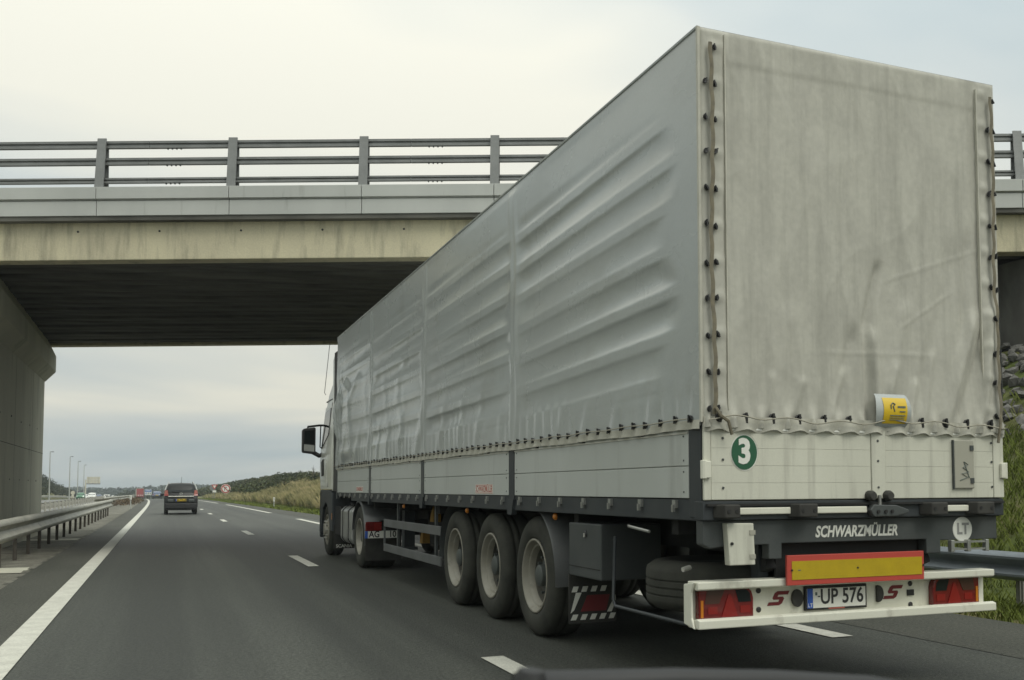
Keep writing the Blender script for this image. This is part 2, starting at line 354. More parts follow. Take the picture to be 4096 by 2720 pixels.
struct('ground', MB().grid(lambda y, x: (x+dev(y), y, ground_z(x, y) if -70 < y < 480 else zr(max(y, -60))-0.07), ysg, xs), MT['ground'], 'grassy ground with rising banks on both sides of the motorway', smooth=180)
struct('road', strip(-4.93, ve, -58, 700, -0.004, 6), MT['asphalt'], 'dark asphalt motorway carriageway')
struct('shoulder', strip(-4.95, -4.16, -58, 700, 0.0), MT['shoulder'], 'narrow asphalt strip beside the solid white line')
struct('shoulder', strip(lambda y: ve(y)-1.5, ve, -58, 700, 0.0), MT['shoulder'], 'hard shoulder beside the grass verge')
struct('median', strip(-8.05, -4.945, -58, 700, -0.03, 3), MT['gravel'], 'gravel median under the crash barriers')
struct('road', strip(-19.3, -8.0, -58, 700, -0.01, 2), MT['opp'], 'pale asphalt of the opposite carriageway')
# broken edge of the asphalt against the gravel
rg = MB(); yy = -8.0
while yy < 75:
    l = random.uniform(0.25, 0.9); d = random.uniform(0.0, 0.05)
    rg.poly([rd(-4.97-d, yy, 0.003), rd(-4.90, yy, 0.003), rd(-4.90, yy+l, 0.003), rd(-4.97-random.uniform(0, 0.05), yy+l, 0.003)]); yy += l+random.uniform(0.0, 0.5)
struct('asphalt_edge', rg, MT['gravel'], 'crumbling gravelly edge of the asphalt')
# concrete drain slabs across the gravel
for ya, yb in ((13.4, 14.6), (24.8, 25.8)):
    struct('drain_slab', MB().poly([(-6.3,ya,-0.02),(-4.98,ya-0.15,-0.02),(-4.98,yb-0.1,-0.02),(-6.3,yb,-0.02)]), MT['gate' if 0 else 'pier'], 'pale concrete slab crossing the gravel median')

# markings
def mark(xa, xb, y0, y1, label):
    return struct('road_marking', strip(xa, xb, y0, y1, 0.005), MT['paint'], label)
mark(-4.185, -3.955, -30, 420, 'solid white line along the left lane')
for k in range(-2, 20):
    y1 = 2.2646+13*k; mark(-0.69, -0.51, y1-3.0, y1, 'short white dash between the two lanes')
RX = ((-60, 52, 88, 98, 135, 200, 500), (2.5, 2.5, 2.16, 2.03, 1.85, 2.1, 2.4))
def rx(y): return lerp(y, *RX)
for y0, y1 in ((-41, -3), (2.0, 40.6), (52.6, 87.5), (97.5, 135), (148, 186), (200, 238)):
    mark(lambda y: rx(y)-0.11, lambda y: rx(y)+0.11, y0, y1, 'long white dash along the hard shoulder')
mark(-8.9, -8.68, 10, 420, 'white line along the opposite carriageway')

# ------------------------------------------------------------------ bridge
BA = 0.40
BD = Vector((math.cos(BA), -math.sin(BA), 0)); BN = Vector((math.sin(BA), math.cos(BA), 0))
BP = Vector((CAM.x, CAM.y, 0)) + Vector((_f.x, _f.y, 0))*19.0; SLP = 0.006
def bp(s, t, z): # s along the bridge, t away from the viewer, z at s = 0
    p = BP + BD*s + BN*t; return Vector((p.x, p.y, z + SLP*s))
bridge = thing('overpass_bridge', bp(-9, 6, 0)*1.0, 'concrete road overpass with grey coping and three-rail parapet crossing above the motorway', 'bridge')
bridge.location.z = 0
def bbox(name, s0, s1, t0, t1, z0, z1, m, parent=bridge, bevel=0):
    g = MB(); b = [bp(s, t, z) for z in (z0, z1) for s, t in ((s0,t0),(s1,t0),(s1,t1),(s0,t1))]
    g.v = [tuple(p) for p in b]; g.f = [(0,3,2,1),(4,5,6,7),(0,1,5,4),(1,2,6,5),(2,3,7,6),(3,0,4,7)]
    return add(name, g, m, parent, bevel=bevel)
S0, S1 = -46.0, 34.0
bbox('fascia_beam', S0, S1, 0.24, 0.60, 5.775, 6.62, MT['concrete'], bevel=0.015)
bbox('fascia_beam', S0, S1, 11.55, 11.95, 5.79, 6.62, MT['concrete'])
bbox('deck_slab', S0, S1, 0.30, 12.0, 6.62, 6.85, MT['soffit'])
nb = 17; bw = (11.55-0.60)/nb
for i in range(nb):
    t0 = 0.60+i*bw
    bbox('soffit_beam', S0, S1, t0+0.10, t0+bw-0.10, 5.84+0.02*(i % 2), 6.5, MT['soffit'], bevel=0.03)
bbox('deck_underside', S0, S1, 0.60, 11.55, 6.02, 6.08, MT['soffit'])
POST_S = [-9.48+2.532*i for i in range(-14, 18)]
for a, b in zip(POST_S[:-1], POST_S[1:]):
    # coping: upper and lower panel, joints at the posts, lower one set back
    g = MB(); pr = [(0.0, 7.135), (0.0, 6.905), (0.05, 6.895), (0.05, 6.885), (0.30, 6.885), (0.30, 7.135)]
    g.v = [tuple(bp(s, t, z)) for s in (a+0.006, b-0.006) for t, z in pr]; n = len(pr)
    g.f = [tuple(range(n)), tuple(range(2*n-1, n-1, -1))]+[(i, (i+1) % n, n+(i+1) % n, n+i) for i in range(n)]
    add('coping_panel', g, MT['coping'], bridge, bevel=0.006)
    bbox('coping_panel', a+0.006, b-0.006, 0.035, 0.30, 6.585, 6.872, MT['coping'], bevel=0.006)
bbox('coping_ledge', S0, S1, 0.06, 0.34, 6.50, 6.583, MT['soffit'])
bbox('coping_core', S0, S1, 0.10, 0.34, 6.60, 7.12, MT['dark2'])
# parapet posts, wider at the foot, I-section
pg = MB()
def pl(s, t, z): return BD*s + BN*t + Vector((0, 0, z))
for (s0, s1), (t0, t1) in (((-0.085, -0.06), (0, 1)), ((0.06, 0.085), (0, 1))):
    pass
def taper(g, s0, s1, tb0, tb1, tt0, tt1, h):
    b = len(g.v); g.v += [tuple(pl(*q)) for q in ((s0,tb0,0),(s1,tb0,0),(s1,tb1,0),(s0,tb1,0),(s0,tt0,h),(s1,tt0,h),(s1,tt1,h),(s0,tt1,h))]
    g.f += [tuple(b+i for i in q) for q in ((0,3,2,1),(4,5,6,7),(0,1,5,4),(1,2,6,5),(2,3,7,6),(3,0,4,7))]
taper(pg, -0.085, 0.085, 0.10, 0.125, 0.19, 0.215, 1.015); taper(pg, -0.012, 0.012, 0.12, 0.32, 0.20, 0.30, 0.985); taper(pg, -0.085, 0.085, 0.315, 0.34, 0.285, 0.31, 0.985)
post_me = pg.mesh('parapet_post')
for s in POST_S: add('parapet_post', post_me, MT['galv'], bridge, loc=bp(s, 0.0, 7.13))
def cbar(z0, z1, t):   # C-section rail seen with a dark slot
    h = z1-z0; return [(t, z0), (t, z0+h*0.36), (t+0.035, z0+h*0.42), (t+0.035, z0+h*0.62), (t, z0+h*0.68), (t, z1), (t+0.075, z1), (t+0.075, z0)]
for (z0, z1, t) in ((7.965, 8.105, 0.235), (7.630, 7.765, 0.21), (7.265, 7.365, 0.185)):
    for k in range(0, len(POST_S)-1, 2):
        a, b = POST_S[k]+0.9, POST_S[min(k+2, len(POST_S)-1)]+0.9
        pr = cbar(z0, z1, t); n = len(pr); g = MB(); g.v = [tuple(bp(s, tt, z)) for s in (a+0.004, b-0.004) for tt, z in pr]
        g.f = [tuple(range(n)), tuple(range(2*n-1, n-1, -1))]+[(i, (i+1) % n, n+(i+1) % n, n+i) for i in range(n)]
        r_ = add('parapet_rail', g, MT['galv'], bridge)
        if k in (12, 14, 16, 18):
            g = MB()
            for q in range(4): c = bp(a+0.35+0.085*q, t+0.03, z0-0.012); g.obox(c, BD*0.012, BN*0.012, (0, 0, 0.014))
            add('splice_bolts', g, MT['black'], r_)['kind'] = 'stuff'
for s in [-16.2+1.57*i for i in range(22)]:
    c = bp(s, 0.233, 6.33); add('weep_pipe', MB().cyl(c, c+BN*0.012, 0.022, 8), MT['black'], bridge)
# pier: wall along the motorway with a wider cap on corbelled flanks
PX0, PX1, PY0, PY1 = -7.12, -6.325, 16.6, 29.25
pier = add('pier', MB().box(PX0, PX1, PY0, PY1, -0.1, 4.62), MT['pier'], bridge, bevel=0.01)
cp = [(PX0-0.28, 5.82), (PX0-0.28, 4.90), (PX0-0.01, 4.60), (PX1+0.01, 4.60), (PX1+0.285, 4.90), (PX1+0.285, 5.38), (PX1+0.16, 5.64), (PX1+0.10, 5.82)]
add('pier_cap', MB().prism(cp, (0, PY0-0.1, 0), (1, 0, 0), (0, 0, 1), (0, PY1-PY0+0.2, 0)), MT['pier'], pier, bevel=0.008)
for y, z in [(y, z) for z in (1.55, 3.05) for y in (18.6, 20.4, 22.2, 24.0, 25.8, 27.6)]:
    add('tie_hole', MB().cyl((PX1-0.01, y, z+random.uniform(-.04,.04)), (PX1+0.003, y, z), 0.022, 8), MT['black'], pier)
add('pour_joint', MB().box(PX1-0.01, PX1+0.002, PY0, PY1, 2.395, 2.41), MT['soffit'], pier)
for y in (19.5, 22.9, 26.4): add('panel_joint', MB().box(PX1-0.01, PX1+0.002, y, y+0.010, 0.0, 4.60), MT['soffit'], pier)
# abutment on the right bank
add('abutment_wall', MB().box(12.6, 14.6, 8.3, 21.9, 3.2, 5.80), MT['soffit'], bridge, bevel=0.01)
add('abutment_ledge', MB().box(12.35, 12.6, 8.3, 21.9, 3.80, 4.06), MT['dark2'], bridge)

# riprap below the abutment
rip = thing('riprap_slope', (11.0, 9.5, 3.0), 'bank of loose grey stones beneath the bridge abutment', 'stones')
rip.location.z = ground_z(11.0, 9.5)
stm = []
for k in range(6):
    bm = bmesh.new(); bmesh.ops.create_icosphere(bm, subdivisions=1, radius=0.5)
    for v in bm.verts: v.co *= random.uniform(0.72, 1.18)
    for v in bm.verts: v.co.z *= 0.62
    me = bpy.data.meshes.new('stone'); bm.to_mesh(me); bm.free(); me.materials.append(MT['stone']); stm.append(me)
cnt = 0
for i in range(13):
    for j in range(22):
        x = 9.55+0.225*i+random.uniform(-.09,.09); y = 5.6+0.34*j+random.uniform(-.13,.13)
        s = random.uniform(0.20, 0.36)
        o = add('stone', stm[cnt % 6], None, rip, loc=(x, y, ground_z(x, y)+0.05), rot=(random.uniform(-.5,.5), random.uniform(-.9,-.2), random.uniform(0,6)))
        o.scale = (s*random.uniform(.8,1.3), s, s); cnt += 1

# ------------------------------------------------------------------ crash barriers
WPROF = [(0.0, 1.0), (0.35, 0.99), (0.78, 0.93), (1.0, 0.84), (1.0, 0.76), (0.55, 0.66), (0.14, 0.57), (0.0, 0.50), (0.14, 0.43), (0.55, 0.34), (1.0, 0.24), (1.0, 0.16), (0.78, 0.07), (0.35, 0.01), (0.0, 0.0)]
def guardrail(name, label, pts, face, zb, zt, m, mp_, post_step=2.0, seg=4.0, depth=0.085, post_top=None, block=False, endcurl=None, group=None):
    # pts: function y -> (x, z0); face: +1 rail faces +x
    y0, y1, fx = pts
    root = thing(name, (fx(y0), y0, zr(y0)-0.05), label, 'guardrail', group)
    th = 0.006
    def row(y, xo=0.0):
        x = fx(y)+xo; z = zr(y)
        o = [(x+face*depth*a, y, z+zb+(zt-zb)*b) for a, b in WPROF]
        return o + [(p[0]-face*th, p[1], p[2]) for p in reversed(o)]
    y = y0
    while y < y1-0.01:
        ye = min(y+seg, y1); n = 2 if seg < 6 else 3
        g = MB(); g.sweep([row(y+(ye-y)*i/n, -face*0.004*(int((y-y0)/seg) % 2)) for i in range(n+1)], True)
        add('rail_beam', g, m, root, smooth=35); y = ye
    if endcurl:
        g = MB(); rows = []
        for i in range(9):
            a = i/8*math.pi*0.9; rr = 0.38
            cx, cy = fx(y1)-face*rr, y1
            r0 = row(y1)
            rows.append([(cx+(p[0]-fx(y1)+face*rr)*math.cos(a)*1.0, cy+abs(p[0]-fx(y1)+face*rr)*math.sin(a)*1.6, p[2]) for p in r0])
        g.sweep(rows, True); add('end_curl', g, m, root, smooth=35)
    pt = zt-0.06 if post_top is None else post_top
    pm = MB().box(-0.034, 0.034, -0.028, 0.028, 0, pt+0.06); pm.box(-0.01, 0.034, -0.045, -0.028, 0, pt+0.06)
    pme = pm.mesh('rail_post')
    bme = MB().box(-0.11, 0.0, -0.06, 0.06, -0.13, 0.10).mesh('spacer_block')
    y = y0+0.9; k = 0
    while y < y1:
        xo = fx(y)-face*(0.065 if not block else 0.16)
        add('rail_post', pme, mp_ if not isinstance(mp_, (list, tuple)) else None, root, loc=(xo, y, zr(y)-0.06))
        if block: add('spacer_block', bme, m, root, loc=(fx(y) if face > 0 else fx(y)+0.11, y, zr(y)+zt-0.14))
        y += post_step; k += 1
    return root
guardrail('guardrail', 'weathered double-wave steel crash barrier on dark posts beside the solid white line', (-7.0, 54.0, lambda y: -5.47), 1, 0.40, 0.80, MT['rail'], MT['post'], post_step=2.08, endcurl=True)
guardrail('guardrail', 'pale crash barrier with spacer blocks along the opposite carriageway behind the pier', (8.0, 92.0, lambda y: -7.66+dev(y)), -1, 0.44, 0.76, MT['palerail'], MT['palerail'], post_step=2.0, block=True, post_top=0.82)
guardrail('guardrail', 'far crash barrier bending across the median beyond the reflector post', (76.0, 150.0, lambda y: lerp(y, (76, 100, 130, 150), (-6.9, -6.4, -5.9, -5.9))+dev(y)), 1, 0.40, 0.76, MT['rail'], MT['post2'], post_step=2.0)
guardrail('guardrail', 'long crash barrier on the far side of the opposite carriageway below the lamp posts', (90.0, 330.0, lambda y: -19.8+dev(y)), 1, 0.40, 0.78, MT['rail'], MT['post2'], post_step=4.0, seg=12.0)
guardrail('guardrail', 'blue-grey crash barrier on the grass verge beside the lorry', (-14.0, 46.0, lambda y: 5.42), -1, 0.30, 0.605, MT['railR'], MT['post2'], post_step=2.0, depth=0.09)

# ------------------------------------------------------------------ semi-trailer
TW, TL, ZT, ZB, ZG = 2.36, 13.86, 4.125, 1.675, 1.225
tr = thing('semi_trailer', (TW/2, 4.5, 0), 'grey tarpaulin semi-trailer with cream tailgate and green number three sticker', 'trailer')
PY = [(0.02, 0.17), (3.53, 3.68), (7.02, 7.17), (10.50, 10.64), (13.76, 13.86)]
def wob(y, z, sx, sz, k):  # cheap smooth pseudo noise
    return (math.sin(y*sx+1.7*math.sin(z*sz*0.7+k)+k)+math.sin(z*sz+1.3*math.sin(y*sx*0.6+2*k)+0.5*k))*0.5
def sst(a, b, x):
    t = max(0.0, min(1.0, (x-a)/(b-a))); return t*t*(3-2*t)
def side_x(y, z):
    d = 0.0
    pc = [0.0, 3.6, 7.1, 10.57, 13.86]
    i = max(k for k in range(4) if pc[k] <= y+1e-6 or k == 0); a, b = pc[i], pc[i+1]
    m0 = 0.50 if i == 0 else 0.12
    win = sst(a+m0-0.20+0.10*math.sin(z*7), a+m0+0.10+0.10*math.sin(z*7), y)*(1-sst(b-0.45, b-0.06, y))
    slant = (0.10, 0.05, 0.02, 0.0)[i]*((y-a)/(b-a)-0.5)
    ph = ((z-1.90+slant) % 0.283)/0.283
    zw = sst(1.86, 2.02, z)*(1-sst(3.62, 3.80, z))
    ridge = 0.0 if ph < 0.30 else -(max(0.0, math.sin(math.pi*(ph-0.30)/0.70))**0.62)*(0.7+0.3*ph)
    amp = (0.024, 0.022, 0.018, 0.012)[i]*(0.75+0.5*abs(math.sin(2.1*int((z-1.90+slant)/0.283)+i)))
    d += amp*ridge*win*zw*(0.8+0.3*math.sin(y*1.1+i+z*3))
    # slack over the posts
    for c in pc[1:4]:
        u = (y-c)
        d += 0.014*math.exp(-(u/0.045)**2)*(0.6+0.4*math.sin(z*9+c))+0.010*math.exp(-((u+0.14+0.03*math.sin(z*5+c))/0.04)**2)
    # gathered folds above the hem
    bz = math.exp(-((z-ZB)/0.28)**2)
    d += bz*0.009*math.sin(y*2*math.pi/0.204)*(0.5+0.5*math.sin(y*2.3+1))
    fz = math.exp(-((z-1.95)/0.30)**2)*sst(3.0, 6.0, y)
    d += fz*0.016*max(0, math.sin(y*7.0+3.2*(z-1.7)+1.5*math.sin(y*1.3)))**3
    d += bz*0.012*max(0, math.sin(y*11+5*(z-1.7)))**4*(1-sst(2.2, 3.5, y))
    # crumpled front end
    f = sst(12.2, 13.2, y)*(1-0.7*sst(3.1, 3.7, z))
    d += 0
    f = sst(12.9+0.12*math.sin(z*6), 13.15+0.12*math.sin(z*6), y)*(1-sst(3.0, 3.6, z))
    d += f*(0.055*(1-abs(math.sin(y*13+1.2*math.sin(z*4))))**1.5*(0.6+0.4*math.sin(z*5+y))+0.02*wob(y, z, 24, 7, 2.2))
    d += 0.055*sst(11.0, 12.85, y)*(1-sst(12.9, 13.1, y))*sst(1.75, 1.95, z)*(1-sst(3.05+0.1*math.sin(y*5), 3.22+0.1*math.sin(y*5), z))
    g2 = sst(7.3, 8.2, y)*(1-f)*sst(1.9, 2.0, z)*(1-sst(2.9, 3.3, z))
    d += g2*0.010*max(0.0, math.sin(y*3.3+2.2*z+1.2*math.sin(z*4)))**6
    f2 = sst(7.6, 10.0, y)*(1-f)*(1-sst(2.6, 3.2, z))
    d += f2*0.012*max(0.0, math.sin(y*5.2-1.7*z+1.4*math.sin(y*0.9)))**5
    d += 0.006*wob(y, z, 1.6, 2.3, 0.3)
    # soft rounded rear corner and a held-down top edge
    d *= sst(0.0, 0.10, y)*(1-sst(ZT-0.10, ZT-0.02, z))
    return -0.004-d
ysT = [0.0+13.86*i/480 for i in range(481)]; zsT = [ZB+(ZT-ZB)*i/190 for i in range(191)]
stp = add('side_tarpaulin', MB().grid(lambda y, z: (side_x(y, z), y, z), ysT, zsT), MT['tarp'], tr, smooth=180)
add('side_tarpaulin', MB().grid(lambda y, z: (TW+0.004+0.02*max(0, math.sin(z*22))*sst(0.3, 0.6, y)+0.012*math.sin(z*3.0)*math.exp(-(y/0.5)**2)*(1-sst(2.6, 3.4, z))*0+0.02*math.exp(-((z-2.05)/0.5)**2), y, z), [0.0+13.86*i/120 for i in range(121)], [ZB+(ZT-ZB)*i/60 for i in range(61)]), MT['tarp'], tr, smooth=180)
def ridge2(x, z, p, q, wdt, amp):
    (x0, z0), (x1, z1) = p, q; dx, dz = x1-x0, z1-z0; L2 = dx*dx+dz*dz
    t = ((x-x0)*dx+(z-z0)*dz)/L2
    if t < -0.15 or t > 1.15: return 0.0
    n = ((x-x0)*dz-(z-z0)*dx)/math.sqrt(L2)
    return amp*math.exp(-(n/wdt)**2)*sst(-0.15, 0.12, t)*(1-sst(0.85, 1.15, t))
FOLDS = [((1.33,2.75),(1.22,2.35),0.035,-0.018),((1.22,2.35),(1.25,1.75),0.030,-0.016),((1.27,2.3),(1.31,1.8),0.035,0.018),
         ((2.12,2.45),(1.86,1.72),0.045,0.022),((2.22,2.35),(1.98,1.72),0.04,-0.016),((2.28,2.50),(2.18,1.75),0.035,0.020),((2.10,3.0),(2.03,2.3),0.03,-0.010),
         ((1.45,2.1),(1.35,1.75),0.03,0.012),((1.05,2.05),(0.93,1.72),0.03,0.012),((0.72,1.98),(0.64,1.74),0.028,0.010),((0.50,2.0),(0.45,1.74),0.025,0.010),((1.62,2.0),(1.55,1.74),0.03,0.012),((1.78,2.2),(1.68,1.74),0.03,0.012),
         ((1.40,2.66),(2.15,2.92),0.010,0.0022),((1.5,2.35),(1.95,2.62),0.009,0.0025),((0.9,2.16),(1.75,2.18),0.012,0.002),((1.12,2.3),(0.98,1.74),0.05,-0.016),((1.55,2.5),(1.42,1.9),0.06,0.012),((1.95,2.9),(1.70,1.9),0.08,-0.012),((0.62,2.4),(0.55,1.74),0.05,0.008)]
EYX = [0.10+0.193*k for k in range(12)]
def rear_y(x, z):
    d = 0.0
    d += 0.012*(1-sst(0.165, 0.18, x)) + 0.010*sst(2.19, 2.205, x)         # doubled edge strips
    d += 0.006*math.exp(-((x-0.195)/0.012)**2)
    d += 0.004*sst(ZT-0.22, ZT-0.18, z)*sst(0.18, 0.2, x)*(1-sst(2.18, 2.2, x))
    for p, q, wd, am in FOLDS: d += ridge2(x, z, p, q, wd, am*1.5)
    d += 0.010*math.exp(-((x-0.105)/0.05)**2)*max(0.0, math.sin((z-4.0)*2*math.pi/0.222+1.2))**2 + 0.010*math.exp(-((x-2.24)/0.05)**2)*max(0.0, math.sin((z-4.0)*2*math.pi/0.222+0.4))**2
    b = math.exp(-((z-ZB-0.02)/0.085)**2)
    d += b*0.022*(0.5-0.5*math.cos(2*math.pi*(x-0.10)/0.193))
    d += b*0.010*math.sin(2*math.pi*(x-0.1)/0.193*2+6*(z-ZB))
    d += 0.010*wob(x*1.0, z, 2.2, 1.6, 0.4)+0.003*wob(x, z, 7, 6, 1.4)+0.004*(1-abs(wob(x, z, 9, 3.4, 2.7)))**5+0.004*(1-abs(wob(x+0.4*z, z, 6, 2.0, 5.1)))**6
    d *= sst(0, 0.02, x)*(1-sst(TW-0.02, TW, x))*(1-sst(ZT-0.02, ZT, z))
    return -0.006-d
rtp = add('rear_tarpaulin', MB().grid(lambda x, z: (x, rear_y(x, z), z-0.012*(0.5-0.5*math.cos(2*math.pi*(x-0.1)/0.193))*math.exp(-((z-ZB)/0.05)**2)), [TW*i/190 for i in range(191)], [ZB+(ZT-ZB)*i/170 for i in range(171)]), MT['tarpR'], tr, smooth=180)
add('roof_tarpaulin', MB().grid(lambda x, y: (x, y, ZT+0.002-0.02*math.sin(math.pi*x/TW)*abs(math.sin(math.pi*y/0.9))), [-0.003+(TW+0.006)*i/10 for i in range(11)], [-0.005+13.87*i/90 for i in range(91)]), MT['tarp'], tr, smooth=180)
# hems and piping
add('edge_piping', MB().tube([(-0.004, y, ZT) for y in (0, 4, 8, 12, 13.86)], 0.012, 6), MT['tarp'], stp)
add('edge_piping', MB().tube([(-0.002, -0.004, z) for z in (ZB+0.02, 2.5, 3.3, ZT)], 0.014, 6), MT['hem'], rtp)
add('seam_strip', MB().box(0.168, 0.176, -0.030, -0.004, ZB+0.1, ZT-0.03), MT['hem'], rtp)
add('seam_strip', MB().box(2.185, 2.194, -0.024, -0.004, ZB+0.1, ZT-0.06), MT['hem'], rtp)
add('hem', MB().grid(lambda y, t: (-0.016-0.010*math.sin(y*2*math.pi/0.204)*t, y, ZB+0.035-0.055*t+0.004*math.sin(y*5)), [0.0+13.84*i/360 for i in range(361)], [0, .5, 1]), MT['hem'], stp, smooth=180)
add('hem', MB().grid(lambda x, t: (x, -0.030-0.016*math.cos(2*math.pi*(x-0.1)/0.193)*t, ZB+0.055-0.085*t+0.010*math.cos(2*math.pi*(x-0.1)/0.193)*t), [0.0+TW*i/140 for i in range(141)], [0, .5, 1]), MT['hem'], rtp, smooth=180)
# eyelets: oval ring on a turn button
def eyelet_mesh(axis, nm):
    g = MB(); ax = Vector(axis)
    g.lathe([(0.010, 0.004), (0.019, 0.006), (0.023, 0.002), (0.023, -0.004), (0.010, -0.004)], (0, 0, 0), ax, 10, close=True)
    g.cyl(ax*-0.004, ax*0.010, 0.008, 6); g.obox(ax*0.012, ax*0.004, Vector((0, 0, 0.024)), ax.cross(Vector((0, 0, 1)))*0.006)
    return g.mesh(nm)
es = eyelet_mesh((-1, 0, 0), 'eyelet'); er = eyelet_mesh((0, -1, 0), 'eyelet')
for k in range(68):
    y = 0.10+0.2035*k; add('eyelet', es, MT['black'], stp, loc=(side_x(y, ZB+0.045)-0.012, y, ZB+0.045+0.006*math.sin(k*1.7)))
rp_ = [(side_x(0.10+0.2035*k*0.5, ZB+0.045)-0.036, 0.10+0.2035*k*0.5, ZB+0.043+0.010*math.sin(k*math.pi)+0.004*math.sin(k*0.9)) for k in range(136)]
add('rope', MB().tube(rp_, 0.0045, 5), MT['rope'], stp)
for k, x in enumerate(EYX):
    if 1.24 < x < 1.50: continue
    add('eyelet', er, MT['black'], rtp, loc=(x, rear_y(x, ZB+0.05)-0.014, ZB+0.05), rot=(0, 0, 0)).scale = (1.15, 1.15, 1.35)
rp_ = []
for k in range(61):
    x = 0.02+2.32*k/60; rp_.append((x, -0.060-0.006*math.cos(2*math.pi*(x-0.1)/0.193), ZB+0.042+0.010*math.sin(x*5.1)+0.012*math.sin(2*math.pi*(x-0.1)/0.386)))
add('rope', MB().tube(rp_, 0.0045, 5), MT['rope'], rtp)
# laced straps down both rear corners
for (xs_, xe) in ((0.062, (0.030, 0.092)), (2.305, (2.285, 2.335))):
    pts = []; zz = [4.00-0.222*k for k in range(11)]
    g = MB(); rows = []
    for i in range(61):
        z = 4.02-(4.02-1.74)*i/60; xo = xs_+0.006*math.sin(z*4)+0.004*math.sin(z*28); yo = rear_y(min(max(xs_, .03), 2.33), z)-0.024-0.006*abs(math.sin((z-4.0)*math.pi/0.222))
        rows.append([(xo-0.014, yo, z), (xo, yo-0.006, z), (xo+0.014, yo, z)])
    g.sweep(rows); add('strap', g, MT['strap'], rtp, smooth=180)
    for q, z in enumerate(zz):
        for x in xe:
            if q == 0 and x != xe[-1]: continue
            add('eyelet', er, MT['black'], rtp, loc=(x, rear_y(x, z)-0.012, z+random.uniform(-.014,.014)), rot=(0, random.uniform(-.7,.7), 0)).scale = (0.66, 0.7, random.uniform(0.7, 0.95))
add('strap', MB().tube([(0.062, -0.06, 1.78), (0.09, -0.075, 1.73), (0.14, -0.075, 1.70), (0.17, -0.065, 1.62)], 0.011, 6), MT['strap'], rtp)
add('strap', MB().tube([(2.31, -0.05, 1.78), (2.29, -0.06, 1.70), (2.27, -0.06, 1.60)], 0.011, 6), MT['strap'], rtp)
# flap with yellow label
fl = add('label_flap', MB().grid(lambda x, t: (x+0.02*math.sin(t*3.1)*(1 if x > 1.38 else -1), -0.030-0.045*math.sin(math.pi*t)**0.7, 1.905-0.215*t), [1.255+0.245*i/6 for i in range(7)], [i/12 for i in range(13)]), MT['tarp'], rtp, smooth=180)
yl = add('yellow_label', MB().grid(lambda x, t: (x, -0.033-0.045*math.sin(math.pi*t)**0.7, 1.905-0.215*t), [1.295+0.19*i/4 for i in range(5)], [0.12+0.78*i/10 for i in range(11)]), MT['ytag'], fl, smooth=180)
def onlab(t): return (-0.0350-0.045*math.sin(math.pi*t)**0.7, 1.905-0.215*t)
for (x0, x1, t, h) in ((1.405, 1.468, 0.40, 0.012), (1.42, 1.466, 0.54, 0.007), (1.345, 1.468, 0.66, 0.006), (1.345, 1.46, 0.73, 0.004), (1.345, 1.468, 0.79, 0.004)):
    y, z = onlab(t); add('print_line', MB().box(x0, x1, y-0.001, y, z-h/2, z+h/2), MT['bluetxt'], fl)
y, z = onlab(0.40); add('print_mark', MB().tube([(1.352, y, z-0.014), (1.352, y, z+0.012), (1.366, y+0.003, z+0.026), (1.388, y+0.003, z+0.018), (1.37, y, z+0.004), (1.38, y-.001, z-0.03)], 0.004, 5), MT['bluetxt'], fl)
# ---- side boards, two planks each
for i in range(4):
    a, b = PY[i][1]+0.012, PY[i+1][0]-0.012
    sb = add('side_board', MB().box(0.018, 0.05, a+0.01, b-0.01, ZG+0.02, ZB+0.03), MT['board'], tr)
    add('plank', MB().box(0.006, 0.018, a, b, ZG+0.012, 1.432), MT['board'], sb, bevel=0.003)
    add('plank', MB().box(0.006, 0.018, a, b, 1.438, ZB+0.022), MT['board'], sb, bevel=0.003)
    add('trim', MB().box(0.000, 0.006, a, b, ZB-0.040, ZB-0.030), MT['steel'], sb)
    for y in (a+0.06, b-0.06):
        for z in (ZG+0.05, 1.40, 1.47, 1.62): add('rivet', MB().cyl((0.007, y, z), (0.002, y, z), 0.006, 6), MT['midgrey'], sb)
    for j in range(3):
        y = a+(b-a)*(j+0.6)/3.2; add('board_catch', MB().box(-0.006, 0.006, y-0.02, y+0.02, ZB-0.028, ZB+0.002), MT['black'], sb)
    sb2 = add('side_board', MB().box(TW-0.05, TW-0.006, a, b, ZG+0.012, ZB+0.022), MT['board'], tr)
for i, (a, b) in enumerate(PY):
    add('stanchion', MB().box(0.002, 0.07, a, b, 1.12, ZB+0.05), MT['dark' if i in (0, 1) else 'midgrey'], tr, bevel=0.005)
    add('stanchion', MB().box(TW-0.07, TW-0.002, a, b, 1.12, ZB+0.05), MT['dark'], tr)
    if 0 < i < 4: add('stanchion_foot', MB().prism([(a-0.02, 1.20), (b+0.02, 1.20), (b+0.0, 1.06), (a+0.03, 1.06)], (-0.012, 0, 0), (0, 1, 0), (0, 0, 1), (0.05, 0, 0)), MT['dark'], tr)
# stickers on the boards
st = add('maker_sticker', MB().box(0.0045, 0.0058, 4.17, 4.78, ZG+0.025, ZG+0.118), MT['wsticker'], tr)
add('sticker_frame', MB().box(0.0038, 0.0045, 4.18, 4.77, ZG+0.108, ZG+0.114).box(0.0038, 0.0045, 4.18, 4.77, ZG+0.029, ZG+0.035), MT['redink'], st)
add('lettering', text_mesh('SCHWARZMÜLLER', 0.088, offset=0.001, extrude=0.0004, sx=0.78), MT['redink'], st, loc=(0.0036, 4.475, ZG+0.070), rot=SIDE)
st = add('maker_sticker', MB().box(0.0045, 0.0058, 11.15, 11.75, ZG+0.03, ZG+0.118), MT['wsticker'], tr)
add('lettering', text_mesh('SCHWARZMÜLLER', 0.088, offset=0.001, extrude=0.0004, sx=0.78), MT['redink'], st, loc=(0.0036, 11.45, ZG+0.073), rot=SIDE)
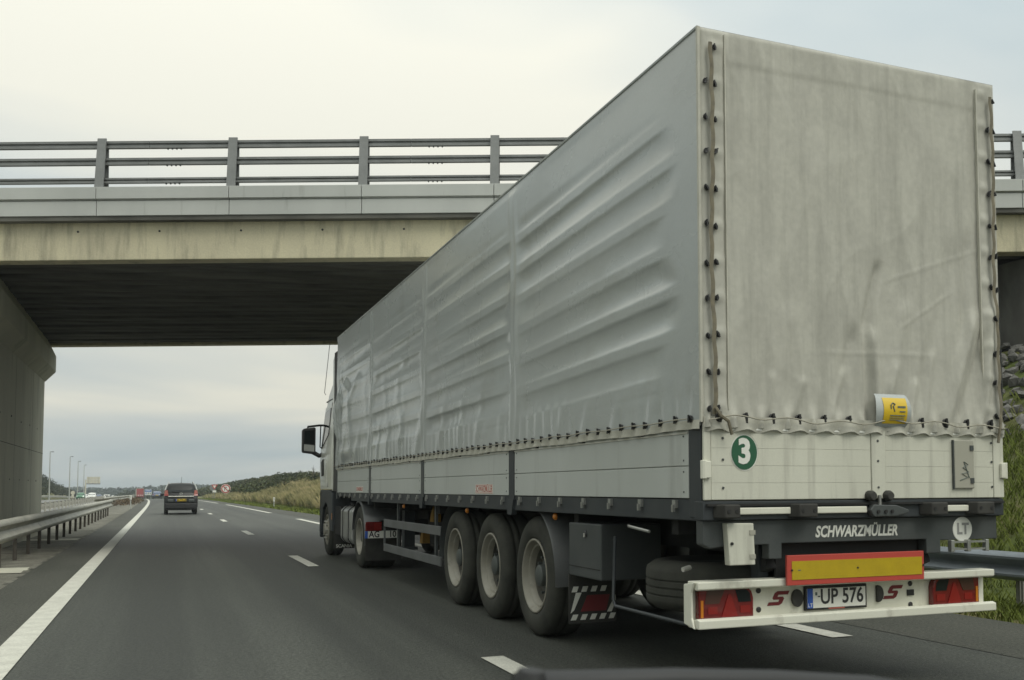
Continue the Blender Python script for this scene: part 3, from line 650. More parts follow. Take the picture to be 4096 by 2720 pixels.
# longitudinal side rails of the bed, hooks, lamps
for s, x0, x1 in ((1, 0.015, 0.10), (-1, TW-0.10, TW-0.015)):
    g = MB().box(x0, x1, 0.02, 12.3, 1.10, ZG+0.006); g.box(x0, x1, 12.3, 13.86, 1.17, ZG+0.006)
    add('bed_rail', g, MT['dark'], tr, bevel=0.006)
add('bed_floor', MB().box(0.10, TW-0.10, 0.05, 13.85, 1.14, 1.24), MT['dark2'], tr)
add('front_bulkhead', MB().box(0.01, TW-0.01, 13.78, 13.88, 1.15, ZT-0.02), MT['midgrey'], tr)
hk = MB().box(-0.022, 0.0, -0.022, 0.022, -0.02, 0.03); hk.box(-0.034, -0.018, -0.012, 0.012, -0.045, 0.0); hk = hk.mesh('rope_hook')
for k in range(27):
    y = 0.36+0.50*k
    if any(a-0.1 < y < b+0.1 for a, b in PY): continue
    add('rope_hook', hk, MT['alu' if y < 4.5 else 'midgrey'], tr, loc=(0.016, y, 1.195))
for y in (2.60, 5.25, 8.35): add('side_marker_lamp', MB().lathe([(0.0, -0.015), (0.02, -0.013), (0.03, 0.0), (0.03, 0.012)], (0.05, y, 1.065), (1, 0, 0), 10), MT['amber'], tr, smooth=60)
# ---- tailgate: two leaves of planks, centre post, hinges
tg = add('tailgate', MB().box(0.02, TW-0.02, 0.004, 0.05, ZG, ZB+0.03), MT['gate'], tr)
lv = [ZG+0.004, 1.330, 1.435, 1.540, 1.655]
for (a, b) in ((0.055, 1.232), (1.352, 2.262)):
    for z0, z1 in zip(lv[:-1], lv[1:]): add('plank', MB().box(a, b, -0.012, 0.006, z0+0.0006, z1-0.0006), MT['gate'], tg, bevel=0.0006)
    add('top_moulding', MB().box(a+0.08, b-0.01, -0.020, -0.008, 1.648, 1.662), MT['wsticker'], tg, bevel=0.003)
    add('top_plank', MB().box(a+0.02, b-0.01, -0.006, 0.006, 1.664, ZB+0.03), MT['gate'], tg)
add('corner_panel', MB().box(0.004, 0.053, -0.014, 0.006, ZG+0.002, ZB+0.02), MT['gate'], tg, bevel=0.004)
add('corner_panel', MB().box(2.268, TW-0.002, -0.014, 0.006, ZG+0.002, ZB+0.02), MT['gate'], tg, bevel=0.004)
add('centre_post', MB().box(1.236, 1.348, -0.020, 0.006, ZG+0.002, ZB+0.02), MT['gate'], tg, bevel=0.006)
for z in (1.30, 1.47, 1.60):
    for x in (0.135, 1.285, 2.25): add('rivet', MB().cyl((x, -0.010, z), (x, -0.018 if x != 1.285 else -0.024, z), 0.008, 6), MT['midgrey'], tg)
for x, s in ((-0.008, 1), (TW+0.010, -1)):
    add('hinge', MB().cyl((x+s*0.008, -0.018, 1.355), (x+s*0.008, -0.018, 1.465), 0.020, 10).box(min(x, x+s*0.05), max(x, x+s*0.05), -0.036, -0.014, 1.36, 1.46), MT['white'], tg, bevel=0.004)
# green number sticker: the disc stands proud as a thin film
nd = add('number_sticker', MB().lathe([(0.0, 0.0), (0.1125, 0.0), (0.1125, 0.0022)], (0.285, -0.0122, 1.515), (0, -1, 0), 40), MT['wsticker'], tg)
nd.data.transform(Matrix.Identity(4))
bm_ = MB().lathe([(0.0, 0.0042), (0.1045, 0.0042), (0.1045, 0.002)], (0.285, -0.0122, 1.515), (0, -1, 0), 40)
for g in (nd,):
    for v in g.data.vertices: v.co.x = 0.285+(v.co.x-0.285)*0.87
gm = bm_.mesh('green_disc')
for v in gm.vertices: v.co.x = 0.285+(v.co.x-0.285)*0.86
# top / bottom faces of the lathe share a centre point
add('green_disc', gm, MT['green'], nd)
add('numeral', text_mesh('3', 0.205, offset=0.0085, extrude=0.0006, sx=0.92), MT['wsticker'], nd, loc=(0.285, -0.0178, 1.515), rot=REAR)
# grey plate with scribble
hp = add('handle_plate', MB().box(1.912, 2.082, -0.030, -0.012, 1.29, 1.615), MT['plategrey'], tg, bevel=0.006)
add('plate_edge', MB().box(1.904, 1.912, -0.028, -0.012, 1.285, 1.615), MT['midgrey'], hp)
add('scribble', MB().tube([(1.955,-.032,1.345),(2.02,-.032,1.365),(1.97,-.032,1.39),(2.03,-.032,1.40),(1.98,-.032,1.43),(2.025,-.032,1.45),(1.99,-.032,1.47),(2.035,-.032,1.36)], 0.0035, 4), MT['bluetxt'], hp)
for z in (1.34, 1.56): add('plate_bolt', MB().box(2.045, 2.075, -0.036, -0.030, z-0.015, z+0.02), MT['midgrey'], hp)
for x in (1.215, 1.352): add('rubber_stop', MB().lathe([(0.0, 0.05), (0.025, 0.05), (0.036, 0.03), (0.036, 0.0)], (x, -0.012, ZG+0.02), (0, -1, 0), 12), MT['rubber'], tg, smooth=40)
# ---- sill with locking bar and buffers
sl_ = add('rear_sill', MB().box(0.0, TW, -0.004, 0.10, 1.105, ZG-0.004), MT['dark'], tr, bevel=0.006)
add('sill_lip', MB().box(0.02, TW-0.02, -0.030, -0.004, 1.190, 1.204), MT['dark2'], sl_)
for a, b in ((0.21, 0.62), (0.765, 1.185), (1.80, 2.03)):
    add('locking_bar', MB().box(a, b, -0.030, -0.006, 1.138, 1.180), MT['white'], sl_, bevel=0.006)
for a, b in ((0.075, 0.215), (0.60, 0.77), (1.63, 1.80), (2.02, 2.20)):
    g = MB().prism([(a-0.01, 0.0), (b+0.01, 0.0), (b-0.005, -0.085), (a+0.03, -0.085)], (0, -0.004, 1.118), (1, 0, 0), (0, 1, 0), (0, 0, 0.082))
    bf = add('rubber_buffer', g, MT['rubber'], sl_, bevel=0.008)
    for x in (a+0.055, b-0.03): add('buffer_bolt', MB().cyl((x, -0.084, 1.160), (x, -0.092, 1.160), 0.013, 8), MT['black'], bf)
lt = add('latch_casting', MB().prism([(1.19, 0.02), (1.22, 0.055), (1.40, 0.05), (1.50, 0.02), (1.50, 0.0), (1.40, -0.022), (1.22, -0.022)], (0, -0.055, 1.135), (1, 0, 0), (0, 0, 1), (0, 0.05, 0)), MT['midgrey'], sl_, bevel=0.006)
add('latch_pin', MB().cyl((1.285, -0.03, 1.17), (1.285, -0.03, 1.25), 0.011, 8), MT['alu'], lt)
for x in (1.25, 1.31, 1.36): add('latch_bolt', MB().cyl((x, -0.056, 1.145), (x, -0.064, 1.145), 0.012, 8), MT['black'], lt)
# ---- rear cross beam
rb = add('rear_beam', MB().prism([(0.015, 1.103), (2.325, 1.103), (2.325, 0.945), (1.83, 0.945), (1.83, 0.86), (1.71, 0.86), (1.71, 0.955), (0.575, 0.955), (0.575, 0.86), (0.48, 0.86), (0.48, 0.950), (0.20, 0.950), (0.07, 0.935), (0.015, 0.960)], (0, 0.03, 0), (1, 0, 0), (0, 0, 1), (0, 0.08, 0)), MT['midgrey'], tr, bevel=0.006)
add('lettering', text_mesh('SCHWARZMÜLLER', 0.098, shear=0.22, offset=0.0030, extrude=0.001, sx=0.78), MT['lettering'], rb, loc=(1.145, 0.028, 1.018), rot=REAR)
cd_ = add('country_sticker', MB().lathe([(0.0, 0.0026), (0.080, 0.0026), (0.084, 0.0)], (2.020, 0.030, 1.015), (0, -1, 0), 28), MT['wsticker'], rb)
add('lettering', text_mesh('LT', 0.105, offset=0.0035, extrude=0.0006, sx=0.9), MT['greyletter'], cd_, loc=(2.020, 0.0262, 1.015), rot=REAR)
# folded step under the country sticker
sp = add('folding_step', MB().box(1.905, 2.215, 0.00, 0.03, 0.925, 0.937).box(1.905, 2.215, 0.00, 0.03, 0.878, 0.888), MT['alu'], rb)
for x in (1.905, 2.045, 2.205): add('step_bracket', MB().box(x-0.014, x+0.014, -0.006, 0.032, 0.866, 0.945), MT['alu'], sp, bevel=0.004)
# document box
db = add('document_box', MB().prism([(0.148, 1.088), (0.335, 1.085), (0.345, 0.835), (0.165, 0.835)], (0, -0.030, 0), (1, 0, 0), (0, 0, 1), (0, 0.058, 0)), MT['gate'], tr, bevel=0.005)
for z in (1.03, 0.885): add('box_hinge', MB().box(0.305, 0.345, -0.034, -0.030, z-0.014, z+0.014), MT['plategrey'], db)
add('box_lock', MB().cyl((0.180, -0.030, 0.965), (0.180, -0.038, 0.965), 0.010, 8), MT['black'], db)
# ---- underrun bumper: channel with wide white lips
BY0, BY1 = 0.045, 0.175
bu = add('bumper', MB().box(0.0, 2.30, BY1-0.03, BY1, 0.47, 0.715), MT['white'], tr)
add('bumper_lip', MB().prism([(BY0, 0.735), (BY0, 0.690), (BY0+0.02, 0.683), (BY1, 0.695), (BY1, 0.735)], (-0.012, 0, 0), (0, 1, 0), (0, 0, 1), (2.322, 0, 0)), MT['white'], bu, bevel=0.006)
add('bumper_lip', MB().prism([(BY0-0.01, 0.507), (BY0-0.01, 0.455), (BY1, 0.455), (BY1, 0.492), (BY0+0.02, 0.515)], (-0.012, 0, 0), (0, 1, 0), (0, 0, 1), (2.322, 0, 0)), MT['white'], bu, bevel=0.006)
add('end_plate', MB().prism([(BY1+0.02, 0.475), (BY0+0.02, 0.455), (BY0+0.055, 0.52), (BY0+0.055, 0.67), (BY0+0.02, 0.735), (BY1+0.02, 0.715)], (-0.030, 0, 0), (0, 1, 0), (0, 0, 1), (0.016, 0, 0)), MT['white'], bu, bevel=0.006)
FW = BY1-0.03   # web face
for a, b, s in ((0.022, 0.405, 1), (1.815, 2.215, -1)):
    z0, z1 = 0.505, 0.690
    def X(t): return a+(b-a)*t if s > 0 else b-(b-a)*t
    tl = add('tail_light', MB().prism([(0, 0), (1, 0), (1, 0.66), (0.97, 0.86), (0.90, 1.0), (0, 1.0)], (X(0), FW-0.05, z0), (X(1)-X(0), 0, 0), (0, 0, z1-z0), (0, 0.05, 0)), MT['lens'], bu, bevel=0.006)
    def LQ(n, pts, m, d=0.0035): add(n, MB().prism(pts, (X(0), FW-0.05-d, z0), (X(1)-X(0), 0, 0), (0, 0, z1-z0), (0, d-0.0006, 0)), m, tl)
    LQ('upper_lens', [(0.10, 0.50), (0.36, 0.50), (0.46, 0.94), (0.14, 0.94)], MT['lensd'])
    LQ('reverse_lamp', [(0.72, 0.52), (0.95, 0.52), (0.93, 0.80), (0.86, 0.93), (0.66, 0.93)], MT['glass'])
    LQ('triangle_reflector', [(0.40, 0.05), (0.70, 0.05), (0.57, 0.80), (0.53, 0.80)], MT['lensr'], 0.006)
    LQ('brake_lamp', [(0.16, 0.16), (0.33, 0.16), (0.33, 0.40), (0.16, 0.40)], MT['lensr'])
    LQ('brake_lamp', [(0.75, 0.16), (0.93, 0.16), (0.93, 0.40), (0.75, 0.40)], MT['lensr'])
    LQ('side_reflector', [(0.03, 0.06), (0.075, 0.06), (0.075, 0.62), (0.03, 0.62)], MT['amber'])
SL = [(0.0, 0.0), (0.74, 0.0), (0.87, 0.13), (0.87, 0.47), (0.75, 0.60), (0.40, 0.60), (0.40, 0.74), (1.0, 0.74), (1.0, 1.0), (0.24, 1.0), (0.12, 0.88), (0.12, 0.52), (0.23, 0.40), (0.60, 0.40), (0.60, 0.24), (0.0, 0.24)]
for x in (0.535, 1.435):
    g = MB().prism([(u+0.42*v, v) for u, v in SL], (x, FW-0.003, 0.560), (0.118, 0, 0), (0, 0, 0.088), (0, 0.0024, 0)); add('maker_emblem', g, MT['maroon'], bu)
for x, half in ((0.752, 0), (1.385, 1)):
    g = MB(); n = 20; pts = [(0.042*math.cos(2*math.pi*i/n), 0.056*math.sin(2*math.pi*i/n)) for i in range(n)]
    if half: pts = [(max(p[0], -0.012), p[1]) for p in pts]
    add('rubber_disc', g.prism(pts, (x, FW-0.025, 0.60), (1, 0, 0), (0, 0, 1), (0, 0.024, 0)), MT['rubber'], bu, bevel=0.006)
for x, z in ((0.472, 0.658), (0.472, 0.540), (1.662, 0.655), (1.662, 0.515)):
    g = MB().lathe([(0.0, 0.006), (0.008, 0.008), (0.018, 0.004), (0.018, 0.0)], (x, FW, z), (0, -1, 0), 12); add('grommet', g, MT['black'], bu)
add('socket', MB().box(1.632, 1.688, FW-0.012, FW-0.0005, 0.575, 0.615), MT['black'], bu, bevel=0.003)
pl_ = add('number_plate', MB().box(0.806, 1.288, FW-0.022, FW-0.0005, 0.517, 0.672), MT['black'], bu, bevel=0.004)
add('plate_face', MB().box(0.820, 1.274, FW-0.0255, FW-0.0222, 0.532, 0.655), MT['wsticker'], pl_)
add('plate_band', MB().box(0.820, 0.862, FW-0.0275, FW-0.0258, 0.532, 0.655), MT['blue'], pl_)
add('lettering', text_mesh('UP 576', 0.135, offset=0.0025, extrude=0.0006, sx=0.84), MT['ink'], pl_, loc=(1.088, FW-0.0266, 0.598), rot=REAR)
add('inspection_sticker', MB().box(0.880, 0.896, FW-0.0270, FW-0.0258, 0.612, 0.632), MT['bluetxt'], pl_)
add('plate_dash', MB().box(0.900, 0.918, FW-0.0270, FW-0.0258, 0.600, 0.608), MT['ink'], pl_)
add('maker_print', MB().box(0.985, 1.11, FW-0.0235, FW-0.0222, 0.521, 0.529), MT['redink'], pl_)
add('band_letters', text_mesh('LT', 0.034, extrude=0.0004), MT['wsticker'], pl_, loc=(0.841, FW-0.0282, 0.55), rot=REAR)
# marker board
mk = add('marker_board', MB().box(0.598, 1.668, 0.010, 0.030, 0.694, 0.880), MT['red'], tr, bevel=0.003)
add('reflector_field', MB().box(0.632, 1.648, 0.0068, 0.0098, 0.728, 0.843), MT['yellow'], mk)
for x in (0.632, 1.13, 1.66): add('board_rivet', MB().cyl((x, 0.009, 0.788), (x, 0.004, 0.788), 0.007, 6), MT['black'], mk)
add('code_print', MB().box(0.676, 0.695, 0.0055, 0.0066, 0.783, 0.790), MT['bluetxt'], mk)
for x0, x1 in ((0.50, 0.57), (1.72, 1.80)): add('bumper_bracket', MB().box(x0, x1, 0.182, 0.27, 0.46, 0.95), MT['dark'], tr)
# ---- chassis and running gear
for x0, x1 in ((0.62, 0.74), (1.62, 1.74)):
    add('chassis_beam', MB().box(x0, x1, 0.15, 9.9, 0.86, 1.14).box(x0, x1, 9.9, 13.6, 0.98, 1.14), MT['dark2'], tr)
for y in (0.5, 2.2, 6.6, 8.8, 10.6): add('cross_member', MB().box(0.1, TW-0.1, y, y+0.09, 1.00, 1.14), MT['dark2'], tr)
def wheel(parent, xo, s, yc, r, wd, rimr, steer=False, m=MT['rim']):
    # xo: outer face; s=+1 outer face looks to -x
    zc = r-0.004; ax = (s, 0, 0); c = (xo, yc, zc)
    wl = bpy.data.objects.new('wheel', None); col.objects.link(wl); wl.location = (xo+s*wd/2, yc, zc); wl.parent = parent; wl.matrix_parent_inverse = PINV(parent)
    tp = [(rimr+0.006, 0.035), (rimr+0.03, 0.012), (rimr+0.10, 0.0), (r-0.07, 0.008), (r-0.025, 0.025), (r-0.006, 0.05), (r, 0.085), (r, wd-0.085), (r-0.006, wd-0.05), (r-0.05, wd-0.01), (rimr+0.08, wd), (rimr+0.006, wd-0.03)]
    tp[7:7] = [(r-(0.012 if i % 4 in (1, 2) else 0), 0.105+0.012*i+0.022*(i//4)) for i in range(8)]
    add('tyre', MB().lathe(tp, c, ax, 44, close=True), MT['tyre'], wl, smooth=50)
    if not steer:
        rp2 = [(rimr+0.014, 0.030), (rimr+0.014, 0.014), (rimr+0.004, 0.010), (rimr-0.006, 0.014), (rimr-0.020, 0.040), (rimr-0.028, 0.062), (rimr-0.040, 0.068), (rimr-0.048, 0.062), (rimr-0.060, 0.085), (rimr-0.066, 0.115)]
        add('wheel_disc', MB().lathe([(rimr-0.066, 0.114), (rimr-0.070, 0.165), (rimr-0.10, 0.185), (0.15, 0.170), (0.14, 0.16)], c, ax, 36), MT['disc'], wl, smooth=35)
        add('rim', MB().lathe(rp2, c, ax, 40), m, wl, smooth=35)
        add('hub', MB().lathe([(0.0, 0.045), (0.075, 0.048), (0.095, 0.06), (0.10, 0.12), (0.155, 0.135), (0.16, 0.17)], c, ax, 24), MT['hub'], wl, smooth=35)
        nut = MB()
        for k in range(10):
            t = 2*math.pi*k/10; p = Vector((xo+s*0.150, yc+0.165*math.cos(t), zc+0.165*math.sin(t))); nut.cyl(p, p+Vector((-s*0.05, 0, 0)), 0.014, 6)
        add('wheel_nuts', nut, MT['hub'], wl)
    else:
        rp2 = [(rimr+0.012, 0.03), (rimr+0.010, 0.014), (rimr-0.004, 0.012), (rimr-0.02, 0.05), (rimr-0.04, 0.075), (0.20, 0.02), (0.15, 0.0), (0.13, -0.01), (0.11, -0.045), (0.0, -0.05)]
        add('rim', MB().lathe(rp2, c, ax, 36), m, wl, smooth=35)
        nut = MB()
        for k in range(10):
            t = 2*math.pi*k/10; p = Vector((xo+s*0.01, yc+0.165*math.cos(t), zc+0.165*math.sin(t))); nut.cyl(p, p+Vector((-s*0.045, 0, 0)), 0.015, 6)
        add('wheel_nuts', nut, MT['steel'], wl)
    return wl
AX = (3.22, 4.53, 5.86)
for y in AX:
    wheel(tr, 0.075, 1, y, 0.53, 0.375, 0.315); wheel(tr, TW-0.075, -1, y, 0.53, 0.375, 0.315)
    add('axle', MB().cyl((0.40, y, 0.53), (TW-0.40, y, 0.53), 0.07, 10), MT['dark2'], tr)
# mudguard behind the last wheel and in front of the first
def arc(yc, r0, t0, t1, n=14): return [(yc+r0*math.cos(math.radians(t0+(t1-t0)*i/n)), 0.53+r0*math.sin(math.radians(t0+(t1-t0)*i/n))) for i in range(n+1)]
for x0, x1 in ((0.06, 0.45), (TW-0.45, TW-0.06)):
    g = MB(); A = arc(AX[0], 0.60, 75, 185); rows = [[(x0, y, z), (x0+0.012, y-0.02*0, z+0.012), (x1, y, z+0.012), (x1, y, z), (x0+0.02, y, z-0.004)] for y, z in A]
    g.sweep(rows, True); add('mudguard', g, MT['guard'], tr, smooth=50)
    g = MB(); A = arc(AX[2], 0.60, -5, 100); rows = [[(x0, y, z), (x0+0.012, y, z+0.012), (x1, y, z+0.012), (x1, y, z), (x0+0.02, y, z-0.004)] for y, z in A]
    g.sweep(rows, True); add('mudguard', g, MT['midgrey'], tr, smooth=50)
# mudflaps with hazard stripes
for x0, x1 in ((0.055, 0.47), (TW-0.47, TW-0.055)):
    yf = 2.30; f = add('mudflap', MB().box(x0, x1, yf-0.006, yf+0.006, 0.215, 0.62), MT['rubber'], tr)
    def fq(n, pts, m): add(n, MB().prism(pts, (x0, yf-0.0095, 0.235), (x1-x0, 0, 0), (0, 0, 0.28), (0, 0.0028, 0)), m, f)
    for k in range(5):
        u = 0.03+0.2*k; fq('flap_stripe', [(u, 0.02), (min(u+0.11, 0.98), 0.02), (min(u+0.16, 0.99), 0.18), (u+0.05, 0.18)], MT['lettering'])
        if k < 4: fq('flap_stripe', [(u+0.02, 0.82), (u+0.13, 0.82), (u+0.17, 0.98), (u+0.06, 0.98)], MT['lettering'])
    fq('flap_stripe', [(0.03, 0.22), (0.10, 0.30), (0.26, 0.80), (0.14, 0.80)], MT['lettering']); fq('flap_stripe', [(0.80, 0.22), (0.90, 0.22), (0.98, 0.50), (0.98, 0.70)], MT['lettering'])
    fq('flap_field', [(0.24, 0.26), (0.78, 0.26), (0.86, 0.72), (0.38, 0.72)], MT['maroon'])
# tool box, spare wheel cradle, underbody tanks
tb = add('tool_box', MB().box(0.045, 0.55, 1.63, 2.27, 0.61, 1.03), MT['midgrey'], tr, bevel=0.01)
add('box_lid_line', MB().box(0.041, 0.0452, 1.64, 2.26, 0.685, 0.692), MT['dark2'], tb)
lk = add('box_lock', MB().lathe([(0.0, -0.012), (0.012, -0.014), (0.028, -0.004), (0.028, 0.004)], (0.044, 1.92, 0.95), (1, 0, 0), 14), MT['black'], tb); add('lock_handle', MB().box(0.022, 0.032, 1.900, 1.915, 0.925, 0.955), MT['steel'], lk)
spw = bpy.data.objects.new('spare_wheel', None); col.objects.link(spw); spw.location = (0.66, 0.78, 0.65); spw.parent = tr; spw.matrix_parent_inverse = PINV(tr)
sc_ = (0.60, 0.80, 0.48)
tp = [(0.30, 0.03), (0.40, 0.0), (0.47, 0.012), (0.52, 0.05), (0.528, 0.075), (0.528, 0.10), (0.518, 0.104), (0.518, 0.112), (0.528, 0.116), (0.528, 0.15), (0.518, 0.154), (0.518, 0.162), (0.528, 0.166), (0.528, 0.20), (0.518, 0.204), (0.518, 0.212), (0.528, 0.216), (0.528, 0.26), (0.52, 0.29), (0.47, 0.325), (0.40, 0.335), (0.30, 0.30)]
add('tyre', MB().lathe(tp, sc_, (0, 0, 1), 40, close=True), MT['tyre'], spw, smooth=45)
add('rim', MB().lathe([(0.30, 0.03), (0.30, 0.3), (0.27, 0.26), (0.14, 0.25), (0.0, 0.25)], sc_, (0, 0, 1), 28), MT['hub'], spw, smooth=40)
cr_ = add('wheel_cradle', MB().tube([(0.06, 1.40, 0.95), (0.05, 1.42, 0.50), (0.045, 1.36, 0.455), (0.045, 0.30, 0.455), (0.06, 0.22, 0.50), (0.06, 0.22, 0.60)], 0.013, 8), MT['dark'], tr, smooth=60)
add('cradle_bolt', MB().cyl((0.10, 0.35, 0.80), (0.04, 0.33, 0.79), 0.016, 8), MT['steel'], cr_)
add('grab_bar', MB().tube([(0.05, 1.15, 1.04), (0.03, 1.10, 1.035), (0.03, 0.78, 1.01)], 0.011, 6), MT['alu'], tr)
add('air_tank', MB().cyl((0.8, 1.5, 0.78), (1.55, 1.5, 0.78), 0.15, 16), MT['dark2'], tr, smooth=40)
for x0 in (0.5, 1.72): add('bumper_strut', MB().obox((x0+0.05, 0.42, 0.72), (0.035, 0, 0), (0, 0.30, -0.12), (0, 0.015, 0.04)), MT['dark2'], tr)
add('rear_underrun_panel', MB().box(0.58, 1.70, 0.11, 0.13, 0.72, 0.96), MT['dark2'], tr)
# side guards
for x0, x1 in ((0.06, 0.09), (TW-0.09, TW-0.06)):
    sg = add('side_guard', MB().box(x0, x1, 6.42, 9.72, 0.745, 0.855).box(x0, x1, 6.42, 9.72, 0.385, 0.495), MT['guard'], tr, bevel=0.006)
    for y in (6.75, 8.9): add('guard_post', MB().box(x0+0.03, x1+0.03, y, y+0.06, 0.40, 1.14), MT['midgrey'], sg)
    add('guard_end', MB().box(x0+0.002, x1-0.002, 9.72, 9.745, 0.385, 0.855), MT['guard'], sg)
add('wheel_chock', MB().prism([(0, 0), (0.36, 0), (0.30, 0.12), (0.06, 0.26), (0.0, 0.2)], (0.34, 7.85, 0.86), (0, 0.55, 0), (0, 0, 0.8), (0.10, 0, 0)), MT['chock'], tr)
add('wheel_chock', MB().prism([(0, 0), (0.36, 0), (0.30, 0.12), (0.06, 0.26), (0.0, 0.2)], (0.34, 8.45, 0.55), (0, 0.5, 0), (0, 0, 0.7), (0.10, 0, 0)), MT['chock'], tr)
for x0 in (0.42, 1.74): 
    lg = add('landing_leg', MB().box(x0, x0+0.16, 9.95, 10.13, 0.42, 1.12), MT['dark'], tr); add('leg_foot', MB().box(x0-0.03, x0+0.19, 9.88, 10.20, 0.38, 0.42), MT['dark'], lg)
add('pallet_box', MB().box(0.62, TW-0.62, 6.6, 9.3, 0.50, 0.98), MT['dark2'], tr)

# ------------------------------------------------------------------ tractor unit
tk = thing('truck_tractor', (TW/2, 14.0, 0), 'white lorry cab with black mirror pulling the grey tarpaulin trailer', 'truck')
def rrect(x0, x1, y0, y1, rf, rb, z, n=5):
    pts = []
    for cx, cy, r, a0 in ((x1-rf, y1-rf, rf, 0), (x0+rf, y1-rf, rf, 90), (x0+rb, y0+rb, rb, 180), (x1-rb, y0+rb, rb, 270)):
        for i in range(n+1):
            a = math.radians(a0+90*i/n); pts.append((cx+r*math.cos(a), cy+r*math.sin(a), z))
    return pts
lev = [(1.30, 0.0, 16.02, .16), (1.6, -0.01, 16.10, .18), (1.98, -0.01, 16.10, .2), (2.30, 0.015, 16.04, .22), (2.62, 0.04, 15.97, .24), (2.92, 0.065, 15.88, .26), (3.20, 0.10, 15.75, .26), (3.45, 0.14, 15.42, .26), (3.65, 0.18, 15.12, .26), (3.80, 0.24, 14.90, .22), (3.88, 0.38, 14.75, .12)]
g = MB(); rows = [rrect(i, TW-i, 14.46, yf, rf, 0.03, z) for z, i, yf, rf in lev]; g.sweep(rows, True); g.poly(rows[-1]); g.poly(rows[0])
cab = add('cab', g, MT['cab'], tk, smooth=40)
def cabx(z): return lerp(z, [l[0] for l in lev], [l[1] for l in lev])
def sidepan(n, pts, m, d=0.006, par=None): # pts (y,z) laid on the left flank
    top = [(cabx(z)-d, y, z) for y, z in pts]; bot = [(cabx(z)+0.02, y, z) for y, z in pts]; g = MB(); k = len(pts)
    g.v = top+bot; g.f = [tuple(range(k)), tuple(range(2*k-1, k-1, -1))]+[(i, (i+1) % k, k+(i+1) % k, k+i) for i in range(k)]
    return add(n, g, m, par or tk)
dr = sidepan('door', [(14.86, 1.36), (15.84, 1.36), (15.84, 2.30), (15.68, 2.94), (14.86, 2.98)], MT['cab'], 0.008)
sidepan('door_window', [(14.94, 2.38), (15.78, 2.12), (15.78, 2.30), (15.64, 2.86), (14.94, 2.90)], MT['glass'], 0.014, dr)
sidepan('door_handle', [(15.36, 1.58), (15.58, 1.56), (15.62, 1.84), (15.40, 1.90)], MT['black'], 0.022, dr)
sidepan('door_gap', [(14.845, 1.34), (14.86, 1.34), (14.86, 3.0), (14.845, 3.0)], MT['dark2'], 0.009, dr)
sidepan('locker_lid', [(15.0, 1.42), (15.26, 1.42), (15.26, 1.90), (15.0, 1.86)], MT['cab'], 0.012)
sidepan('side_seam', [(14.50, 3.06), (15.74, 3.06), (15.74, 3.085), (14.50, 3.085)], MT['midgrey'], 0.004)
add('windscreen', MB().poly([(0.25, 16.12, 2.0), (TW-0.25, 16.12, 2.0), (TW-0.3, 15.92, 2.9), (0.3, 15.92, 2.9)]), MT['glass'], cab)
# side deflectors closing the gap
for x in (0.02, TW-0.05):
    add('side_deflector', MB().prism([(14.30, 1.32), (14.50, 1.26), (14.50, 3.78), (14.30, 3.88)], (x, 0, 0), (0, 1, 0), (0, 0, 1), (0.03, 0, 0)), MT['cab'], tk, bevel=0.006)
    add('rubber_edge', MB().box(x-0.006, x+0.036, 13.96, 14.30, 1.26, 3.90), MT['black'], tk)
add('roof_deflector', MB().prism([(14.25, 3.75), (14.25, 3.98), (14.45, 3.98), (14.9, 3.86), (14.9, 3.75)], (0.35, 0, 0), (0, 1, 0), (0, 0, 1), (TW-0.7, 0, 0)), MT['cab'], tk, bevel=0.02)
# mirror on two arms
mr_ = add('mirror', MB().prism([(-0.40, 1.66), (-0.385, 1.63), (-0.15, 1.60), (-0.14, 1.62), (-0.14, 2.13), (-0.16, 2.15), (-0.37, 2.12), (-0.40, 2.08)], (0.02, 15.78, 0.41), (1, 0, 0), (0, 0, 1), (0, 0.16, 0)), MT['black'], tk, bevel=0.03)
add('mirror_glass', MB().prism([(-0.37, 1.82), (-0.165, 1.80), (-0.165, 2.09), (-0.36, 2.07)], (0.02, 15.772, 0.41), (1, 0, 0), (0, 0, 1), (0, 0.006, 0)), MT['glass'], mr_)
add('mirror_glass', MB().prism([(-0.37, 1.67), (-0.165, 1.65), (-0.165, 1.78), (-0.37, 1.80)], (0.02, 15.772, 0.41), (1, 0, 0), (0, 0, 1), (0, 0.006, 0)), MT['alu'], mr_)
add('mirror_arm', MB().tube([(-0.27, 15.85, 2.53), (-0.27, 15.85, 2.57), (-0.05, 15.80, 2.60), (0.08, 15.78, 2.60)], 0.022, 6).tube([(-0.16, 15.85, 2.05), (-0.04, 15.83, 1.98), (0.05, 15.80, 2.03)], 0.045, 8).tube([(-0.02, 15.80, 2.60), (-0.03, 15.80, 2.16), (0.03, 15.8, 2.10)], 0.012, 6), MT['black'], mr_, smooth=60)
add('sun_visor', MB().box(0.15, TW-0.15, 15.85, 16.06, 2.94, 3.0), MT['black'], tk)
an = atz(1320, 1560, 3.0); add('antenna', MB().tube([(0.06, 15.70, 3.22), (0.03, 15.68, 3.26), (0.09, 15.45, 4.25)], 0.006, 5), MT['black'], tk)
